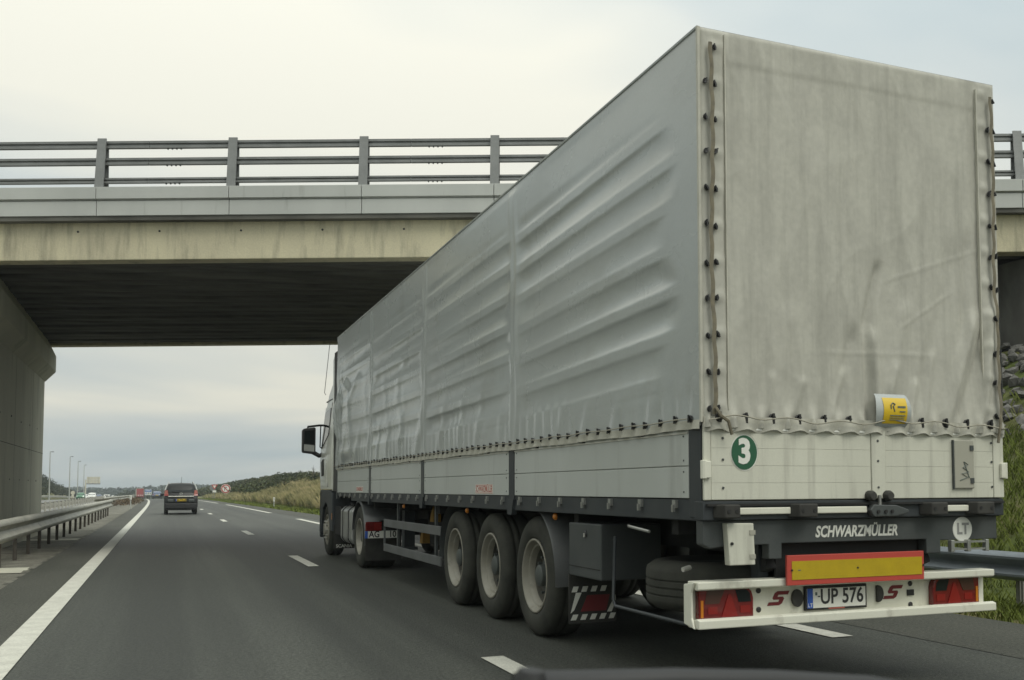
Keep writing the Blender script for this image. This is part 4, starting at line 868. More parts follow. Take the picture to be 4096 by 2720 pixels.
# front wing, steps, wheels
add('front_wing', MB().prism([(14.42, 0.50), (14.42, 1.22), (14.7, 1.29), (16.05, 1.29), (16.12, 0.42), (15.83, 0.42), (15.80, 0.66), (15.66, 0.92), (15.30, 1.04), (14.98, 0.93), (14.80, 0.66), (14.72, 0.50)], (0.02, 0, 0), (0, 1, 0), (0, 0, 1), (0.42, 0, 0)), MT['dark'], tk, bevel=0.02)
add('front_wing', MB().prism([(14.42, 0.50), (14.42, 1.22), (14.7, 1.29), (16.05, 1.29), (16.12, 0.42), (15.83, 0.42), (15.80, 0.66), (15.66, 0.92), (15.30, 1.04), (14.98, 0.93), (14.80, 0.66), (14.72, 0.50)], (TW-0.44, 0, 0), (0, 1, 0), (0, 0, 1), (0.42, 0, 0)), MT['dark'], tk, bevel=0.02)
add('front_bumper', MB().prism([(0.0, 15.95), (0.10, 16.25), (TW-0.10, 16.25), (TW, 15.95)], (0, 0, 0.32), (1, 0, 0), (0, 1, 0), (0, 0, 0.96)), MT['dark'], tk, bevel=0.03)
for x, s in ((0.04, 1), (TW-0.04, -1)):
    wheel(tk, x, s, 15.28, 0.505, 0.31, 0.29, True); wheel(tk, x+s*0.0, s, 11.70, 0.515, 0.58, 0.29, False)
    add('mudflap', MB().box(min(x, x+s*0.40)+0.01, max(x, x+s*0.40), 14.38, 14.395, 0.17, 0.62), MT['rubber'], tk)
mf = text_mesh('SCANIA', 0.085, offset=0.002, extrude=0.0006); add('lettering', mf, MT['lettering'], tk, loc=(0.24, 14.378, 0.215), rot=REAR)
tn = add('fuel_tank', MB().prism(rr2 if False else [(0.03+0.06*0, 0.42), (0.10, 0.34), (0.52, 0.34), (0.60, 0.42), (0.60, 0.92), (0.52, 1.0), (0.12, 1.0), (0.03, 0.92)], (0, 12.38, 0), (1, 0, 0), (0, 0, 1), (0, 1.12, 0)), MT['alu'], tk, bevel=0.03)
for y in (12.62, 13.22): add('tank_strap', MB().prism([(0.022, 0.42), (0.095, 0.332), (0.52, 0.332), (0.60, 0.42), (0.60, 0.92), (0.52, 1.008), (0.115, 1.008), (0.022, 0.925)], (0, y, 0), (1, 0, 0), (0, 0, 1), (0, 0.045, 0)), MT['black'], tn)
add('tank_cap', MB().cyl((0.16, 12.9, 1.0), (0.15, 12.9, 1.07), 0.05, 10), MT['black'], tn)
add('battery_box', MB().box(0.06, 0.6, 13.6, 14.3, 0.45, 0.98), MT['dark2'], tk)
add('indicator', MB().box(0.015, 0.03, 14.45, 14.50, 0.72, 0.84), MT['amber'], tk)
for x0, x1 in ((0.03, 0.62), (TW-0.62, TW-0.03)):
    g = MB(); A = [(11.70+0.60*math.cos(math.radians(t)), 0.515+0.60*math.sin(math.radians(t))) for t in range(10, 200, 10)]
    g.sweep([[(x0, y, z-0.03), (x0+0.015, y, z+0.012), (x1, y, z+0.012), (x1, y, z-0.006), (x0+0.02, y, z-0.01)] for y, z in A], True); add('rear_mudguard', g, MT['guard'], tk, smooth=50)
    add('rear_mudflap', MB().box(x0+0.01, x1, 11.08, 11.095, 0.15, 0.62), MT['rubber'], tk)
for x0 in (0.66, 1.58): add('frame_rail', MB().box(x0, x0+0.10, 10.9, 16.0, 0.68, 0.93), MT['dark2'], tk)
add('fifth_wheel', MB().cyl((TW/2, 12.1, 0.95), (TW/2, 12.1, 1.06), 0.5, 24), MT['dark2'], tk)
add('cross_bar', MB().box(0.25, TW-0.25, 10.92, 11.02, 0.60, 0.80), MT['dark2'], tk)
P = aty(860*1.7349, 1214*1.7349, 10.9)
t_ = add('tail_light', MB().box(P.x-0.12, P.x+0.14, 10.88, 10.94, P.z-0.075, P.z+0.075), MT['lens'], tk, bevel=0.01); add('lens_half', MB().box(P.x+0.01, P.x+0.13, 10.873, 10.882, P.z-0.06, P.z+0.06), MT['lensr'], t_)
add('tail_light', MB().box(TW-P.x-0.14, TW-P.x+0.12, 10.88, 10.94, P.z-0.075, P.z+0.075), MT['lens'], tk, bevel=0.01)
Q = aty(880*1.7349, 1232*1.7349, 10.9)
np_ = add('number_plate', MB().box(Q.x-0.27, Q.x+0.28, 10.885, 10.897, Q.z-0.058, Q.z+0.058), MT['wsticker'], tk)
add('plate_band', MB().box(Q.x-0.27, Q.x-0.222, 10.883, 10.8848, Q.z-0.058, Q.z+0.058), MT['blue'], np_)
for tx, dx in (('AG', -0.12), ('10', 0.17)): add('lettering', text_mesh(tx, 0.14, offset=0.003, extrude=0.0006, sx=0.86), MT['ink'], np_, loc=(Q.x+dx, 10.883, Q.z), rot=REAR)

# ------------------------------------------------------------------ cars
MPV = [(0.0,.30,.62,.64,.93,.93,.90),(0.012,.27,.80,.98,.99,.97,.90),(0.035,.27,1.0,1.12,1.0,.98,.86),(0.075,.25,1.02,1.50,1.0,.97,.80),(0.10,.24,1.02,1.62,1.0,.97,.78),(0.20,.22,1.02,1.67,1.0,.97,.78),(0.40,.22,1.0,1.68,1.0,.97,.78),(0.56,.22,.98,1.64,1.0,.97,.77),(0.66,.22,.97,1.45,1.0,.96,.78),(0.79,.24,.95,1.06,1.0,.95,.84),(0.92,.27,.85,.92,.97,.92,.82),(0.985,.30,.66,.72,.90,.86,.76),(1.0,.36,.55,.58,.84,.80,.72)]
HATCH = [(0.0,.30,.60,.62,.92,.92,.88),(0.015,.27,.80,.86,.98,.96,.90),(0.04,.26,.92,1.0,1.0,.97,.86),(0.10,.24,.95,1.26,1.0,.97,.80),(0.17,.22,.95,1.40,1.0,.97,.76),(0.35,.22,.94,1.45,1.0,.97,.76),(0.50,.22,.93,1.43,1.0,.97,.76),(0.60,.22,.92,1.30,1.0,.96,.77),(0.72,.24,.90,.97,1.0,.95,.84),(0.90,.27,.80,.86,.97,.92,.82),(0.985,.30,.62,.68,.90,.86,.76),(1.0,.36,.52,.55,.84,.80,.72)]
def car(name, label, cx, y0, zb, head, W, L, H, paint, stations, plate=None, detail=True, group=None):
    # head=+1 drives away (rear towards us at y0), -1 comes towards us (front at y0)
    h0 = max(s[3] for s in stations); k = H/h0; hw = W/2
    root = thing(name, (cx, y0+L/2, zb), label, 'car', group)
    def Y(t): return y0+L*t if head > 0 else y0+L*(1-t)
    rows = []
    for t, b, be, ro, wl, wb, wr in stations:
        b, be, ro = b*k, be*k, ro*k; y = Y(t)
        half = [(hw*wl*0.90, b), (hw*wl, b+0.12), (hw*wl, b+(be-b)*0.65), (hw*wb, be), (hw*(wb*0.4+wr*0.6), be+(ro-be)*0.62), (hw*wr, max(be, ro-0.05)), (hw*wr*0.72, ro), (0.0, ro+0.01)]
        pts = [(cx+x, y, zb+z) for x, z in half]+[(cx-x, y, zb+z) for x, z in reversed(half[:-1])]; rows.append(pts)
    g = MB(); g.sweep(rows, True); g.poly(rows[0]); g.poly(rows[-1])
    body = add('body', g, MT[paint], root, smooth=42)
    def at(t, c): return [float(np.interp(t, [s[0] for s in stations], [s[i] for s in stations])) for i in range(1, 7)][c]
    def ex(pts3, d, n, m, par=None): # thin slab from outline with offset vector
        gg = MB(); kk = len(pts3); d = Vector(d)
        gg.v = [tuple(Vector(p)+d) for p in pts3]+[tuple(Vector(p)-d*1.5) for p in pts3]
        gg.f = [tuple(range(kk)), tuple(range(2*kk-1, kk-1, -1))]+[(i, (i+1) % kk, kk+(i+1) % kk, kk+i) for i in range(kk)]
        return add(n, gg, m, par or root)
    f = -1 if head > 0 else 1     # rear looks to -y when driving away
    # rear window and windscreen: planes between station pairs
    def sect(t, z): # half width of the shell at height z (metres above ground)
        b, be, ro, wl, wb, wr = at(t, 0)*k, at(t, 1)*k, at(t, 2)*k, at(t, 3), at(t, 4), at(t, 5)
        return hw*float(np.interp(z, [be, be+(ro-be)*0.62, max(be+.01, ro-0.05)], [wb, wb*.4+wr*.6, wr]))
    rt = [s for s in stations]
    ia = 2; ib = 4
    ta, tb_ = rt[ia][0]+0.006, rt[ib][0]-0.004; za, zb2 = at(ta, 2)*k, at(tb_, 2)*k
    w0, w1 = sect(ta, za)*0.90, sect(tb_, zb2)*0.86
    rw = ex([(cx-w0, Y(ta), zb+za), (cx+w0, Y(ta), zb+za), (cx+w1, Y(tb_), zb+zb2-0.04), (cx-w1, Y(tb_), zb+zb2-0.04)], (0, f*0.018, 0.008), 'rear_window', MT['glass'])
    ic = len(rt)-5 if len(rt) == 13 else len(rt)-5; td, te = rt[-6][0] if False else (0.57 if stations is MPV else 0.51), (0.785 if stations is MPV else 0.715)
    w0, w1 = sect(te, at(te, 2)*k-0.03)*0.92, hw*at(td, 5)*0.93
    ex([(cx-w0, Y(te), zb+at(te, 2)*k+0.005), (cx+w0, Y(te), zb+at(te, 2)*k+0.005), (cx+w1, Y(td), zb+at(td, 2)*k-0.035), (cx-w1, Y(td), zb+at(td, 2)*k-0.035)], (0, -f*0.020, 0.022), 'windscreen', MT['glass'])
    for s in (-1, 1):
        lo = [0.13, 0.36, 0.385, 0.70 if stations is MPV else 0.64]
        for t0, t1 in ((lo[0], lo[1]), (lo[2], lo[3])):
            t1b = t1-0.07 if t1 > 0.6 else t1; t0b = t0+0.03 if t0 < 0.2 else t0
            pts = []
            for t, fr in ((t0, 0.06), (t1, 0.06), (t1b, 0.86), (t0b, 0.86)):
                be, ro = at(t, 1)*k, at(t, 2)*k; z = be+(ro-be)*fr; pts.append((cx+s*(sect(t, z)+0.004), Y(t), zb+z))
            ex(pts, (s*0.005, 0, 0), 'side_window', MT['glass'])
        mx_ = cx+s*(hw+0.10); t = 0.70; add('door_mirror', MB().box(mx_-0.10, mx_+0.08, Y(t)-0.05, Y(t)+0.06, zb+at(t, 1)*k-0.0, zb+at(t, 1)*k+0.15), MT['cardark'], root, bevel=0.03)
        # wheels
        for t in (0.17, 0.81):
            r = 0.31*k if stations is MPV else 0.30; xo = cx+s*(hw-0.005)
            wl = bpy.data.objects.new('wheel', None); col.objects.link(wl); wl.location = (xo, Y(t), zb+r); wl.parent = root; wl.matrix_parent_inverse = PINV(root)
            add('tyre', MB().lathe([(r*0.62, 0.02), (r*0.75, 0.0), (r*0.95, 0.012), (r, 0.045), (r, 0.165), (r*0.95, 0.195), (r*0.6, 0.2)], (xo, Y(t), zb+r-0.003), (-s, 0, 0), 20, close=True), MT['rubber'], wl, smooth=45)
            add('rim', MB().lathe([(r*0.64, 0.03), (r*0.58, 0.02), (r*0.5, 0.05), (r*0.2, 0.03), (0.0, 0.025)], (xo, Y(t), zb+r-0.003), (-s, 0, 0), 16), MT['alu'], wl, smooth=45)
    # lamps
    yr, yf = Y(0.02), Y(0.985)
    for s in (-1, 1):
        if stations is MPV:
            za, z1 = 0.985*k, 1.30*k
            pts = [(cx+s*(hw*0.985), Y(0.030), zb+za), (cx+s*hw*0.985, Y(0.055), zb+za+.02), (cx+s*(hw*0.955), Y(0.075), zb+z1-0.02), (cx+s*hw*0.80, Y(0.055), zb+z1), (cx+s*hw*0.74, Y(0.024), zb+za)]
            lamp = ex(pts, (s*0.012, f*0.045, 0), 'tail_light', MT['palelens'])
            zl = za+0.03; ex([(cx+s*hw*0.98, Y(0.026), zb+za+0.01), (cx+s*hw*0.77, Y(0.020), zb+za+0.01), (cx+s*hw*0.79, Y(0.03), zb+za+0.09), (cx+s*hw*0.975, Y(0.036), zb+za+0.09)], (s*0.012, f*0.06, 0), 'brake_segment', MT['lensr'], lamp)
        else:
            z0 = 0.74*k; ex([(cx+s*hw*0.98, Y(0.02), zb+z0), (cx+s*hw*0.70, Y(0.012), zb+z0), (cx+s*hw*0.72, Y(0.025), zb+z0+0.16), (cx+s*hw*0.96, Y(0.035), zb+z0+0.18)], (s*0.01, f*0.03, 0), 'tail_light', MT['lensr'])
        z0 = 0.58*k; ex([(cx+s*hw*0.86, Y(0.975), zb+z0), (cx+s*hw*0.52, Y(0.992), zb+z0), (cx+s*hw*0.55, Y(0.985), zb+z0+0.12), (cx+s*hw*0.86, Y(0.955), zb+z0+0.16)], (s*0.01, -f*0.03, 0), 'headlight', MT['chrome'])
    add('rear_bumper', MB().box(cx-hw*0.97, cx+hw*0.97, min(Y(-0.012), Y(0.06)), max(Y(-0.012), Y(0.06)), zb+0.30*k, zb+0.60*k), MT['cardark'] if paint != 'carwhite' else MT[paint], root, bevel=0.05)
    add('front_bumper', MB().box(cx-hw*0.88, cx+hw*0.88, min(Y(1.008), Y(0.93)), max(Y(1.008), Y(0.93)), zb+0.24*k, zb+0.52*k), MT[paint], root, bevel=0.06)
    add('grille', MB().box(cx-hw*0.5, cx+hw*0.5, min(Y(1.012), Y(0.98)), max(Y(1.012), Y(0.98)), zb+0.36*k, zb+0.50*k), MT['black'], root, bevel=0.01)
    return root, Y, k, hw, f, ex
ro, Y, k, hw, f, ex = car('minivan', 'black minivan with yellow number plate driving ahead in the left lane', -2.07, 52.0, 0.0, 1, 1.64, 4.4, 1.655, 'carblack', MPV)
cx = -2.07
add('chrome_strip', MB().box(cx-hw*0.76, cx+hw*0.76, Y(-0.002), Y(0.05), 0.925, 0.968), MT['wsticker'], ro, bevel=0.01)
pt = add('number_plate', MB().box(cx-0.255, cx+0.255, Y(-0.018), Y(0.0), 0.695, 0.815), MT['ytag'], ro, bevel=0.004)
add('plate_band', MB().box(cx-0.255, cx-0.215, Y(-0.0195), Y(-0.0181), 0.695, 0.815), MT['blue'], pt)
add('lettering', text_mesh('34-TX-LB', 0.125, offset=0.004, extrude=0.0006, sx=0.92), MT['ink'], pt, loc=(cx+0.02, Y(-0.0188), 0.755), rot=REAR)
em = MB().lathe([(0.055, 0.0), (0.075, 0.012), (0.085, 0.0)], (cx, Y(0.028), 1.065), (0, -1, 0.12), 18); em.obox((cx, Y(0.026), 1.065), (0.075, 0, 0.006), (0, 0.01, 0), (0, 0, 0.012)); add('badge', em, MT['chrome'], ro)
for s in (-1, 1):
    add('reflector', MB().box(cx+s*hw*0.62-0.12*(s < 0)*0-0.14, cx+s*hw*0.62+0.14, Y(-0.016), Y(0.0), 0.66, 0.80), MT['hub'], ro, bevel=0.03)
    add('roof_rail', MB().tube([(cx+s*hw*0.74, Y(0.12), 1.63), (cx+s*hw*0.74, Y(0.15), 1.70), (cx+s*hw*0.74, Y(0.5), 1.71), (cx+s*hw*0.74, Y(0.56), 1.65)], 0.022, 6), MT['silver'], ro)
    add('silver_pillar', MB().tube([(cx+s*hw*0.955, Y(0.060), 1.28), (cx+s*hw*0.90, Y(0.085), 1.42), (cx+s*hw*0.80, Y(0.105), 1.60)], 0.022, 6), MT['silver'], ro)
add('antenna', MB().tube([(cx, Y(0.16), 1.66), (cx+0.005, Y(0.15), 1.70), (cx+0.02, Y(0.13), 1.97)], [0.02, 0.010, 0.006], 6), MT['black'], ro)
add('wiper', MB().tube([(cx+0.1, Y(0.032), 1.17), (cx-0.15, Y(0.034), 1.175), (cx-0.42, Y(0.036), 1.20)], 0.014, 5), MT['black'], ro)
add('lower_valance', MB().box(cx-hw*0.9, cx+hw*0.9, Y(0.0), Y(0.10), 0.22, 0.34), MT['black'], ro, bevel=0.03)
yb = 203.0; bx = aty(628, 1990, yb).x
ro2, Y, k, hw, f, ex = car('hatchback', 'small blue-grey hatchback far ahead of the black minivan', bx, yb, zr(yb+2), 1, 1.62, 4.0, 1.46, 'carblue', HATCH)
add('number_plate', MB().box(bx-0.25, bx+0.25, Y(-0.018), Y(0.0), zr(yb)+0.66, zr(yb)+0.77), MT['ytag'], ro2)
def oncoming(name, label, u, y, paint, st, W, L, H): 
    x = aty(u, 1985, y).x; return car(name, label, x, y, zr(y+2), -1, W, L, H, paint, st)
oncoming('estate_car', 'white car coming the other way beside the green car', 366, 250.0, 'carwhite', HATCH, 1.72, 4.2, 1.50)
oncoming('hatchback', 'green car coming the other way behind the median barrier', 320, 238.0, 'cargreen', HATCH, 1.66, 3.9, 1.46)
oncoming('hatchback', 'blue car following the white car on the opposite carriageway', 393, 305.0, 'carblue', HATCH, 1.66, 4.0, 1.45)
oncoming('estate_car', 'silver-white car half hidden between the green and white cars', 341, 300.0, 'carwhite', HATCH, 1.70, 4.2, 1.48)
oncoming('estate_car', 'low white car in front of the two camper vans', 413, 370.0, 'carwhite', HATCH, 1.72, 4.3, 1.42)
def camper(label, u, y, Hh, stripe):
    x = aty(u, 1980, y).x; z = zr(y+3)
    rt = thing('camper_van', (x, y+3, z), label, 'van')
    bd = add('body', MB().prism([(y+1.2, 0.35), (y+6.2, 0.35), (y+6.2, Hh), (y+0.6, Hh), (y+0.1, Hh-0.45), (y+0.6, 1.9), (y+1.2, 1.9)], (x-1.05, 0, z), (0, 1, 0), (0, 0, 1), (2.1, 0, 0)), MT['carwhite'], rt, bevel=0.08)
    add('cab', MB().prism([(y, 0.35), (y+1.25, 0.35), (y+1.25, 1.95), (y+0.85, 1.95), (y+0.35, 1.15), (y, 1.0)], (x-0.95, 0, z), (0, 1, 0), (0, 0, 1), (1.9, 0, 0)), MT['carwhite'], rt, bevel=0.05)
    add('windscreen', MB().poly([(x-0.82, y+0.36, z+1.2), (x+0.82, y+0.36, z+1.2), (x+0.78, y+0.80, z+1.9), (x-0.78, y+0.80, z+1.9)]), MT['glass'], rt)
    add('over_cab_window', MB().box(x-0.6, x+0.6, y+0.09, y+0.2, z+Hh-0.42, z+Hh-0.2), MT[stripe], rt)
    add('side_stripe', MB().box(x-1.056, x+1.056, y+1.3, y+6.1, z+1.2, z+1.4), MT[stripe], rt)
    for s in (-1, 1):
        add('headlight', MB().box(x+s*0.7-0.14, x+s*0.7+0.14, y-0.02, y+0.05, z+0.75, z+0.92), MT['chrome'], rt)
        for t in (0.7, 4.9): add('wheel', MB().lathe([(0.18, 0.02), (0.30, 0.0), (0.33, 0.05), (0.33, 0.2), (0.2, 0.2)], (x+s*0.95, y+t, z+0.33), (-s, 0, 0), 16, close=True), MT['rubber'], rt)
camper('cream camper van with brown stripe on the opposite carriageway', 427, 430.0, 2.75, 'strap')
camper('white camper van with dark window farthest away on the opposite carriageway', 457, 470.0, 2.95, 'hub')
# red lorry far ahead
yl_ = 330.0; xr0, xr1 = aty(543, 1970, yl_).x, aty(573, 1970, yl_).x; zl = zr(yl_+5)
rl = thing('box_lorry', ((xr0+xr1)/2, yl_+6, zl), 'red box lorry far ahead before the treeline', 'truck')
W2 = (xr1-xr0); ztop = aty(558, 1953, yl_).z
add('box_body', MB().box(xr0, xr1, yl_, yl_+11.0, zl+1.0, ztop), MT['redbody'], rl, bevel=0.04)
add('body_frame', MB().box(xr0-0.03, xr0+0.22, yl_-0.02, yl_+11.02, zl+1.0, ztop+0.03).box(xr0, xr1, yl_-0.02, yl_+0.05, ztop-0.12, ztop+0.03), MT['plategrey'], rl)
for u in (0.35, 0.62, 0.86): add('white_emblem', MB().prism([(-0.2, 0.35), (0.2, 0.35), (0.0, 0.0)], (xr0+W2*u, yl_-0.03, zl+1.15), (1, 0, 0), (0, 0, 1), (0, 0.02, 0)), MT['wsticker'], rl)
add('chassis', MB().box(xr0+0.3, xr1-0.3, yl_+0.2, yl_+12.6, zl+0.6, zl+1.0), MT['dark2'], rl)
add('cab', MB().box(xr0+0.1, xr1-0.1, yl_+11.3, yl_+13.2, zl+0.5, zl+2.9), MT['redbody'], rl, bevel=0.1)
add('rear_bumper', MB().box(xr0+0.1, xr1-0.1, yl_+0.1, yl_+0.25, zl+0.45, zl+0.62), MT['dark2'], rl)
for s in (0, 1):
    x = xr0+0.1 if s == 0 else xr1-0.1
    add('tail_light', MB().box(x-0.02 if s == 0 else x-0.3, x+0.3 if s == 0 else x+0.02, yl_+0.06, yl_+0.12, zl+0.66, zl+0.82), MT['lensr'], rl)
    for t in (2.0, 3.3, 12.0): add('wheel', MB().lathe([(0.2, 0.02), (0.46, 0.0), (0.5, 0.05), (0.5, 0.3), (0.2, 0.3)], (x, yl_+t, zl+0.5), (1 if s == 0 else -1, 0, 0), 18, close=True), MT['rubber'], rl)

# ------------------------------------------------------------------ signs, lamps, gantry, delineators
def ground_at(x, y): return ground_z(x-dev(y), y)
def sgn_post(root, x, y, zb, zt, r=0.03): return add('sign_post', MB().cyl((x, y+0.05, zb), (x, y+0.05, zt), r, 8), MT['galv'], root)
# no-left-turn
ys_ = 137.0; c = aty(903, 1955, ys_); zb = ground_at(c.x, ys_)-0.1
s1 = thing('round_sign', (c.x, ys_, zb), 'round red and white no-left-turn sign on the verge', 'sign')
sgn_post(s1, c.x, ys_, zb, c.z+0.3, 0.04); RR = 0.60
dk = add('sign_disc', MB().lathe([(0, 0.0), (RR, 0.0), (RR+0.02, 0.01), (RR+0.02, 0.04), (0, 0.04)], (c.x, ys_, c.z), (0, 1, 0), 36), MT['wsticker'], s1)
add('red_ring', MB().lathe([(RR*0.72, -0.003), (RR*0.96, -0.003), (RR*0.96, -0.001), (RR*0.72, -0.001)], (c.x, ys_, c.z), (0, 1, 0), 36, close=True), MT['signred'], dk)
ar = [(0.06, -0.34), (0.17, -0.34), (0.17, 0.02), (-0.06, 0.26)]
g = MB().obox((c.x-0.14, ys_-0.008, c.z-0.02), (0.035, 0, 0), (0, 0.002, 0), (0, 0, 0.24)); g.obox((c.x-0.02, ys_-0.008, c.z+0.20), (0.16, 0, 0), (0, 0.002, 0), (0, 0, 0.035))
g.prism([(-0.20, 0.27), (-0.20, 0.05), (-0.10, 0.12), (-0.03, 0.27)], (c.x, ys_-0.009, c.z), (1, 0, 0), (0, 0, 1), (0, 0.002, 0)); g.obox((c.x+0.12, ys_-0.008, c.z+0.17), (0.03, 0, 0), (0, 0.002, 0), (0, 0, 0.06)); add('arrow', g, MT['ink'], dk)
g = MB(); q = 0.72*RR*0.7071; g.obox((c.x, ys_-0.012, c.z), (q, 0, -q), (0, 0.002, 0), (0.04, 0, 0.04)); add('slash', g, MT['signred'], dk)
# yield sign and the back of another sign behind it
yy_ = 150.0; c = aty(858, 1947, yy_); zb = ground_at(c.x, yy_)-0.1
s2 = thing('triangle_sign', (c.x, yy_, zb), 'triangular red-bordered give-way sign with small panel on the verge', 'sign')
sgn_post(s2, c.x, yy_, zb, c.z+0.3, 0.04)
T = lambda r: [(-r*0.92, r*0.66), (r*0.92, r*0.66), (0, -r*0.98)]
td = add('sign_triangle', MB().prism(T(0.46), (c.x, yy_, c.z), (1, 0, 0), (0, 0, 1), (0, 0.03, 0)), MT['signred'], s2, bevel=0.01)
add('white_field', MB().prism(T(0.25), (c.x, yy_-0.004, c.z+0.02), (1, 0, 0), (0, 0, 1), (0, 0.003, 0)), MT['wsticker'], td)
add('distance_panel', MB().box(c.x-0.24, c.x+0.24, yy_, yy_+0.02, c.z-0.82, c.z-0.52), MT['wsticker'], s2, bevel=0.01)
s3 = thing('small_sign', (c.x+0.22, yy_+3.0, zb), 'grey back of a small sign just behind the give-way sign', 'sign')
add('panel', MB().lathe([(0, 0.0), (0.45, 0.0), (0.45, 0.03), (0, 0.03)], (c.x-0.12, yy_+3, c.z-0.18), (0, 1, 0), 8), MT['galv'], s3); sgn_post(s3, c.x-0.12, yy_+3, zb, c.z)
# far red ring sign on the bank
c = aty(1073, 1956, 118.0); zb = ground_at(c.x, 118.0)-0.1
s4 = thing('round_sign', (c.x, 118.0, zb), 'half hidden round red-rimmed sign among the straw grass on the bank', 'sign')
add('sign_disc', MB().lathe([(0, 0), (0.2, 0), (0.2, 0.03), (0, 0.03)], (c.x, 118.0, c.z), (0, 1, 0), 18), MT['plategrey'], s4); add('red_ring', MB().lathe([(0.14, -0.004), (0.2, -0.004), (0.2, -0.001), (0.14, -0.001)], (c.x, 118.0, c.z), (0, 1, 0), 18, close=True), MT['redink'], s4); sgn_post(s4, c.x, 118.0, zb, c.z, 0.025)
# blue service sign
a, b = aty(579, 1958, 300), aty(606, 1980, 300); zb = zr(300)-0.5
s5 = thing('service_sign', ((a.x+b.x)/2, 300, zb), 'blue and white service sign beside the road far ahead', 'sign')
pn = add('panel', MB().box(a.x, b.x, 300, 300.05, b.z, a.z), MT['wsticker'], s5, bevel=0.02); h = a.z-b.z
add('blue_field', MB().box(a.x+0.06, b.x-0.06, 299.99, 299.998, b.z+h*0.52, a.z-0.06), MT['signblue'], pn)
for u in (0.12, 0.42, 0.72): add('pictogram', MB().box(a.x+(b.x-a.x)*u, a.x+(b.x-a.x)*(u+0.17), 299.99, 299.998, b.z+h*0.12, b.z+h*0.42), MT['signblue' if u < 0.2 else 'galv'], pn)
add('text_bar', MB().box(a.x+0.25, b.x-0.25, 299.985, 299.99, b.z+h*0.72, b.z+h*0.82), MT['wsticker'], pn)
for x in (a.x+0.3, b.x-0.3): add('sign_post', MB().cyl((x, 300.08, zb), (x, 300.08, a.z-0.1), 0.05, 8), MT['galv'], s5)
# round pale sign back by the lamps
c = aty(291, 1971, 205.0); zb = zr(205)-0.3
s6 = thing('round_sign', (c.x, 205, zb), 'pale back of a round sign on a wide stem near the lamp posts', 'sign')
add('panel', MB().lathe([(0, 0), (0.36, 0), (0.36, 0.03), (0, 0.03)], (c.x, 205, c.z), (0, 1, 0), 20), MT['signback'], s6); add('sub_panel', MB().box(c.x-0.2, c.x+0.2, 205, 205.03, c.z-0.95, c.z-0.34), MT['signback'], s6); sgn_post(s6, c.x, 205, zb, c.z)
# lamp posts
for (u, v, y), lab in zip(((201, 1807, 190.0), (281, 1826, 217.0), (313, 1845, 255.0), (337, 1860, 294.0)), ('tallest lamp post, standing next to the concrete pier', 'second lamp post from the pier, above the wooded bank', 'third lamp post from the pier, behind the round sign back', 'lamp post beside the post of the overhead sign gantry')):
    t = aty(u, v, y); zb = ground_at(t.x, y)-0.05
    lp = thing('street_lamp', (t.x, y, zb), lab, 'street lamp', 'lamp posts along the opposite carriageway')
    add('pole', MB().cyl((t.x, y, zb), (t.x, y, t.z), 0.13, 10, 0.065), MT['lamp'], lp, smooth=60)
    add('lamp_head', MB().prism([(0, 0), (0.25, 0.05), (0.75, 0.07), (0.95, 0.0), (0.85, -0.08), (0.2, -0.06)], (t.x+0.02, y-0.14, t.z), (0.62, 0, 0), (0, 0, 1), (0, 0.28, 0)), MT['lamphead'], lp, bevel=0.02)
    add('arm', MB().cyl((t.x, y, t.z), (t.x+0.25, y, t.z+0.02), 0.05, 8), MT['lamp'], lp)
    add('foot', MB().box(t.x-0.2, t.x+0.2, y-0.2, y+0.2, zb-0.05, zb+0.12), MT['pier'], lp)
# cantilever sign gantry, seen from behind
yg = 330.0; a, b = aty(347, 1907, yg), aty(401, 1934, yg); p0 = aty(341, 1980, yg); zb = ground_at(p0.x, yg)-0.1
gt = thing('sign_gantry', (p0.x, yg, zb), 'cantilever gantry carrying the pale back of a large motorway sign', 'sign gantry')
add('post', MB().box(p0.x-0.18, p0.x+0.18, yg+0.1, yg+0.5, zb, a.z-0.8), MT['signback'], gt, bevel=0.02)
add('arm', MB().box(p0.x, b.x, yg+0.12, yg+0.42, b.z-0.22, b.z+0.0), MT['hub'], gt)
nx = 4
for i in range(nx):
    for j in range(2):
        x0 = a.x+(b.x-a.x)*i/nx; x1 = a.x+(b.x-a.x)*(i+1)/nx; z0 = b.z+(a.z-b.z)*(0 if j == 0 else 0.55); z1 = b.z+(a.z-b.z)*(0.55 if j == 0 else 1.0)
        add('sign_panel', MB().box(x0+0.02, x1-0.02, yg, yg+0.06, z0+0.03, z1-0.02), MT['signback'], gt, bevel=0.01)
for t in (0.15, 0.85): add('stiffener', MB().box(a.x+(b.x-a.x)*t-0.05, a.x+(b.x-a.x)*t+0.05, yg-0.08, yg, b.z-0.1, a.z-0.1), MT['plategrey'], gt)
# delineator posts
def delin(x, y, h, label):
    zb = max(ground_at(x, y), zr(y)-0.04)
    d = thing('reflector_post', (x, y, zb), label, 'road post')
    add('stem', MB().box(x-0.035, x+0.035, y-0.02, y+0.02, zb-0.05, zb+h-0.25), MT['lamp'], d)
    hd = add('head', MB().cyl((x, y, zb+h-0.3), (x, y, zb+h), 0.07, 10), MT['wsticker'], d); add('reflector', MB().box(x-0.03, x+0.03, y-0.078, y-0.066, zb+h-0.2, zb+h-0.06), MT['steel'], hd)
delin(-4.98, 71.0, 0.98, 'white-headed reflector post standing in the gravel median')
delin(aty(1096, 2018, 70).x, 70.0, 0.75, 'small reflector post in the straw grass on the right verge')

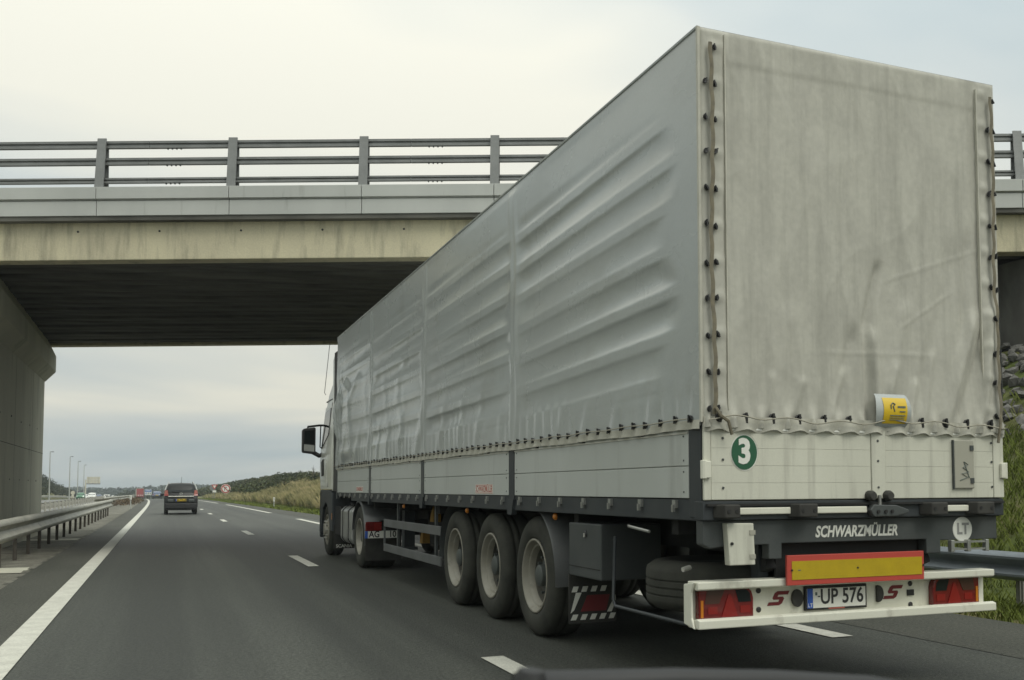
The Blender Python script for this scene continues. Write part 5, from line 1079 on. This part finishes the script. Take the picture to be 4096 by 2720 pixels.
# ------------------------------------------------------------------ vegetation
rnd = random.Random(11)
def leafcloud(g, c, rx_, ry_, rz_, n, s):
    for _ in range(n):
        while True:
            x, y, z = rnd.uniform(-1, 1), rnd.uniform(-1, 1), rnd.uniform(-0.55, 1)
            d = x*x+y*y+z*z
            if 0.25 < d < 1: break
        p = Vector((c[0]+x*rx_, c[1]+y*ry_, c[2]+z*rz_)); a = Vector((rnd.gauss(0, 1), rnd.gauss(0, 1), rnd.gauss(0, 0.8))).normalized(); b = a.orthogonal().normalized()
        k = s*rnd.uniform(0.6, 1.3); b2 = a.cross(b)
        bb = len(g.v); g.v += [tuple(p-b*k*0.5), tuple(p+b2*k*0.35), tuple(p+b*k*0.7), tuple(p-b2*k*0.35)]; g.f.append((bb, bb+1, bb+2, bb+3))
def stuff(name, g, m, label, cat):
    o = add(name, g, m, normals=False); return tag(o, label, cat, kind='stuff')
# scrub on the right bank
g = MB()
for _ in range(800):
    y = 62+283*rnd.random()**1.25; x = ve(y)+rnd.uniform(2.6, 16)
    if y < 92 and x < ve(y)+7.5: continue
    r = rnd.uniform(0.45, 0.95); z = ground_z(x, y); leafcloud(g, (x+dev(y), y, z+r*0.35), r*1.3, r*1.3, r, 90, 0.20+0.0006*y)
stuff('scrub', g, MT['leaf'], 'dark green scrub covering the top of the right bank', 'shrubs')
# shrubs and a bare sapling standing above the skyline
def shrub(label, u, y, r, rz_, m, n=420, col_='leafdark'):
    p = aty(u, 1900, y); z = ground_at(p.x, y)
    o = thing('shrub', (p.x, y, z), label, 'shrub', 'single shrubs on the right bank')
    gg = MB(); leafcloud(gg, (p.x, y, z+rz_*0.75), r, r, rz_, n, 0.17); add('foliage', gg, MT[col_], o, normals=False)
    st_ = MB()
    for k in range(5): st_.tube([(p.x, y, z-0.05), (p.x+rnd.uniform(-.3,.3)*r, y+rnd.uniform(-.2,.2), z+rz_*0.7), (p.x+rnd.uniform(-.8,.8)*r, y+rnd.uniform(-.5,.5)*r, z+rz_*1.4)], [0.04, 0.025, 0.008], 5)
    add('stem', st_, MT['bark'], o)
shrub('broad loose shrub rising highest on the right bank', 1130, 118.0, 1.35, 0.95, None, 520, 'leaf')
shrub('narrow upright shrub on the right bank next to the broad one', 1182, 112.0, 0.35, 0.75, None, 160)
shrub('slim upright shrub close to the bare sapling', 1234, 100.0, 0.30, 0.65, None, 160)
shrub('dark shrub at the foot of the bare sapling beside the lorry cab', 1262, 92.0, 0.6, 0.7, None, 260)
p = aty(1252, 1900, 98.0); z = ground_at(p.x, 98.0)
sp_ = thing('bare_sapling', (p.x, 98.0, z), 'leafless sapling with thin twigs beside the lorry cab', 'tree')
add('trunk', MB().tube([(p.x, 98, z-0.05), (p.x+0.03, 98, z+0.8), (p.x+0.0, 98, z+1.5), (p.x+0.05, 98, z+2.0)], [0.03, 0.022, 0.014, 0.006], 5), MT['bark'], sp_)
g = MB()
for k in range(26):
    h0 = rnd.uniform(0.5, 1.7); a = rnd.uniform(0, 6.28); l = rnd.uniform(0.3, 0.7)*(1.1-h0*0.35)
    q0 = Vector((p.x+0.02, 98, z+h0)); q1 = q0+Vector((math.cos(a)*l*0.6, math.sin(a)*l*0.6, l*0.6)); g.tube([q0, (q0+q1)*0.5+Vector((0, 0, 0.03)), q1], [0.012, 0.008, 0.004], 4)
    q2 = (q0+q1)*0.5; g.tube([q2, q2+Vector((rnd.uniform(-.2,.2), rnd.uniform(-.2,.2), 0.25))], [0.007, 0.003], 4)
add('branches', g, MT['bark'], sp_)
# scrub on the left bank
g = MB()
for _ in range(330):
    y = rnd.uniform(150, 400); x = -21.0-abs(rnd.gauss(0, 4.0)); r = rnd.uniform(0.6, 1.35); z = ground_z(x, y)
    leafcloud(g, (x+dev(y), y, z+r*0.35), r*1.3, r*1.3, r, 70, 0.34)
stuff('scrub', g, MT['leafdark'], 'dark scrub on the left bank behind the lamp posts', 'shrubs')
# far wood
g = MB()
for _ in range(520):
    y = rnd.uniform(560, 900); x = rnd.uniform(-0.34, 0.16)*y + rnd.uniform(-20, 20) - 8
    r = rnd.uniform(3.2, 6.0); z = -5.5; top = CAM.z + (y-CAM.y)*(0.0042+0.0018*math.sin(x*0.021)+0.0008*math.sin(x*0.093+1)) - (0.8+0.6*rnd.random())*r*0.15
    leafcloud(g, (x, y, top-r*0.9), r, r, r*0.95, 46, 1.9)
    g.tube([(x, y, z-1), (x, y, top-r*0.6)], [0.35, 0.2], 5)
    leafcloud(g, (x, y, (top-r*1.4+z)*0.5), r*1.05, r, max(1.0, (top-r-z)*0.6), 34, 2.1)
stuff('far_wood', g, MT['forest'], 'distant wood along the horizon', 'trees')
# mid-distance hedge right of the far wood
g = MB()
for _ in range(170):
    y = rnd.uniform(350, 470); x = rnd.uniform(-13, 40)+dev(y)+6; r = rnd.uniform(1.2, 2.0); leafcloud(g, (x, y, zr(y)+r*0.9), r*1.3, r, r*1.15, 60, 0.55)
stuff('hedge', g, MT['leafdark'], 'dark hedge behind the red lorry and blue sign', 'hedge')
g = MB()
for _ in range(110):
    y = rnd.uniform(345, 470); x = rnd.uniform(-42, -20)+dev(y); r = rnd.uniform(1.0, 1.7); leafcloud(g, (x, y, zr(y)+r*0.7), r*1.4, r, r, 50, 0.55)
stuff('hedge', g, MT['leafdark'], 'dark bushes behind the camper vans', 'hedge')
def tufts(g, n, xf, y0, y1, h0, h1, wd, blades=5, lean=0.35, keep=None):
    for _ in range(n):
        y = y0+(y1-y0)*rnd.random()**1.3; x = xf(y)
        if keep and not keep(x, y): continue
        z = ground_z(x, y)-0.02; X = x+dev(y)
        for k in range(blades):
            a = rnd.uniform(0, 6.28); h = rnd.uniform(h0, h1); dx, dy = math.cos(a), math.sin(a); px0, py0 = X+rnd.uniform(-.12,.12), y+rnd.uniform(-.12,.12)
            b = len(g.v); g.v += [(px0-dy*wd, py0+dx*wd, z), (px0+dy*wd, py0-dx*wd, z), (px0+dx*h*lean+dy*wd*0.6, py0+dy*h*lean-dx*wd*0.6, z+h*0.75), (px0+dx*h*lean*1.7, py0+dy*h*lean*1.7, z+h)]
            g.f += [(b, b+1, b+2), (b, b+2, b+3)]
g = MB(); tufts(g, 9500, lambda y: ve(y)+1.6+rnd.random()**1.1*8.0, 42, 100, 0.35, 0.85, 0.022, 6); tufts(g, 900, lambda y: ve(y)+1.5+rnd.random()*1.3, 98, 200, 0.3, 0.7, 0.03, 6)
stuff('straw_grass', g, MT['straw'], 'tall straw-coloured grass on the right bank', 'grass')
g = MB(); tufts(g, 6500, lambda y: ve(y)-0.05+rnd.random()*1.9, 30, 190, 0.06, 0.20, 0.03, 5)
stuff('verge_grass', g, MT['turf'], 'bright green mown grass along the road edge', 'grass')
g = MB(); tufts(g, 13000, lambda y: 4.66+rnd.random()*5.2, -2, 16, 0.05, 0.16, 0.007, 7, keep=lambda x, y: not (x > 9.5 and y > 5.4)); tufts(g, 500, lambda y: 6.5+rnd.random()*4, 0, 14, 0.15, 0.32, 0.006, 6)
stuff('bank_grass', g, MT['turf'], 'green grass on the bank behind the crash barrier beside the lorry', 'grass')
g = MB()
for _ in range(60):
    y = rnd.uniform(84, 140); x = rnd.uniform(-6.6, -4.95)+dev(y); leafcloud(g, (x, y, zr(y)+0.18), 0.5, 0.5, rnd.uniform(0.2, 0.42), 40, 0.12)
stuff('median_weeds', g, MT['weed'], 'brown dried weeds growing in the median', 'weeds')
# fallen white plank on the gravel by the weeds
pk = atz(520, 2009, 0.0); o = add('fallen_post', MB().obox((pk.x, pk.y, zr(pk.y)+0.05), (0.9, 0.1, 0), (-0.01, 0.08, 0), (0, 0, 0.05)), MT['wsticker'], bevel=0.02); tag(o, 'white post lying flat on the gravel before the brown weeds', 'post')

# ------------------------------------------------------------------ the car the photograph is taken from: scuttle and wiper
cw = thing('car_front', (CAM.x+0.35, CAM.y+1.5, 0), 'dark bonnet edge and resting wiper of the car the picture is taken from', 'car')
cxx = CAM.x+0.35
def bon(x, t):
    u = (x-cxx)/0.85; y = CAM.y+0.80+1.25*t; z = 1.0-0.02*t-0.20*t*t-0.05*u*u
    return (x, y-0.12*u*u*(1-t), z)
add('bonnet', MB().grid(bon, [cxx-0.85+1.7*i/16 for i in range(17)], [i/12 for i in range(13)]), MT['cardark'], cw, smooth=180)
add('front_body', MB().prism([(0.80, 0.25), (2.15, 0.30), (2.10, 0.74), (1.7, 0.84), (0.80, 0.92)], (cxx-0.84, CAM.y, 0), (0, 1, 0), (0, 0, 1), (1.68, 0, 0)), MT['cardark'], cw)
for s in (-1, 1): add('wheel', MB().lathe([(0.18, 0.02), (0.28, 0.0), (0.31, 0.05), (0.31, 0.19), (0.18, 0.2)], (cxx+s*0.86, CAM.y+1.5, 0.31), (-s, 0, 0), 20, close=True), MT['rubber'], cw)
def wp(u, v, d): return CAM + ray(u, v)*d
W0 = [wp(u, v+40, d) for u, v, d in ((2075, 2712, 0.93), (2300, 2694, 0.97), (2700, 2684, 1.0), (3100, 2692, 1.0), (3480, 2712, 0.98), (3640, 2728, 0.97))]
add('wiper_arm', MB().tube(W0, [0.016, 0.013, 0.013, 0.013, 0.012, 0.009], 8), MT['cardark'], cw, smooth=60)
add('wiper_pivot', MB().lathe([(0.0, 0.014), (0.012, 0.012), (0.017, 0.0), (0.02, -0.16)], wp(2120, 2732, 0.93), (0.1, -0.1, 1), 14), MT['cardark'], cw, smooth=50)
add('scuttle', MB().grid(lambda a, t: tuple(Vector(wp(2000+1750*a, 2765-10*math.sin(a*3.1), 0.96))+Vector((0, 0.30*t, -0.10*t))), [i/10 for i in range(11)], [0, 0.5, 1]), MT['cardark'], cw, smooth=180)

# ------------------------------------------------------------------ haze: thin even air round the whole scene
hm = bpy.data.materials.new('haze'); hm.use_nodes = True; hn = hm.node_tree; hn.nodes.clear()
pv = hn.nodes.new('ShaderNodeVolumePrincipled'); pv.inputs['Color'].default_value = (0.80, 0.86, 0.90, 1); pv.inputs['Density'].default_value = 0.0006; pv.inputs['Anisotropy'].default_value = 0.2
ho = hn.nodes.new('ShaderNodeOutputMaterial'); hn.links.new(pv.outputs[0], ho.inputs['Volume'])
tag(add('haze', MB().box(-1560, 1560, -330, 2260, -8.0, 10.5), hm), 'thin pale haze hanging over the motorway', 'haze', kind='stuff')
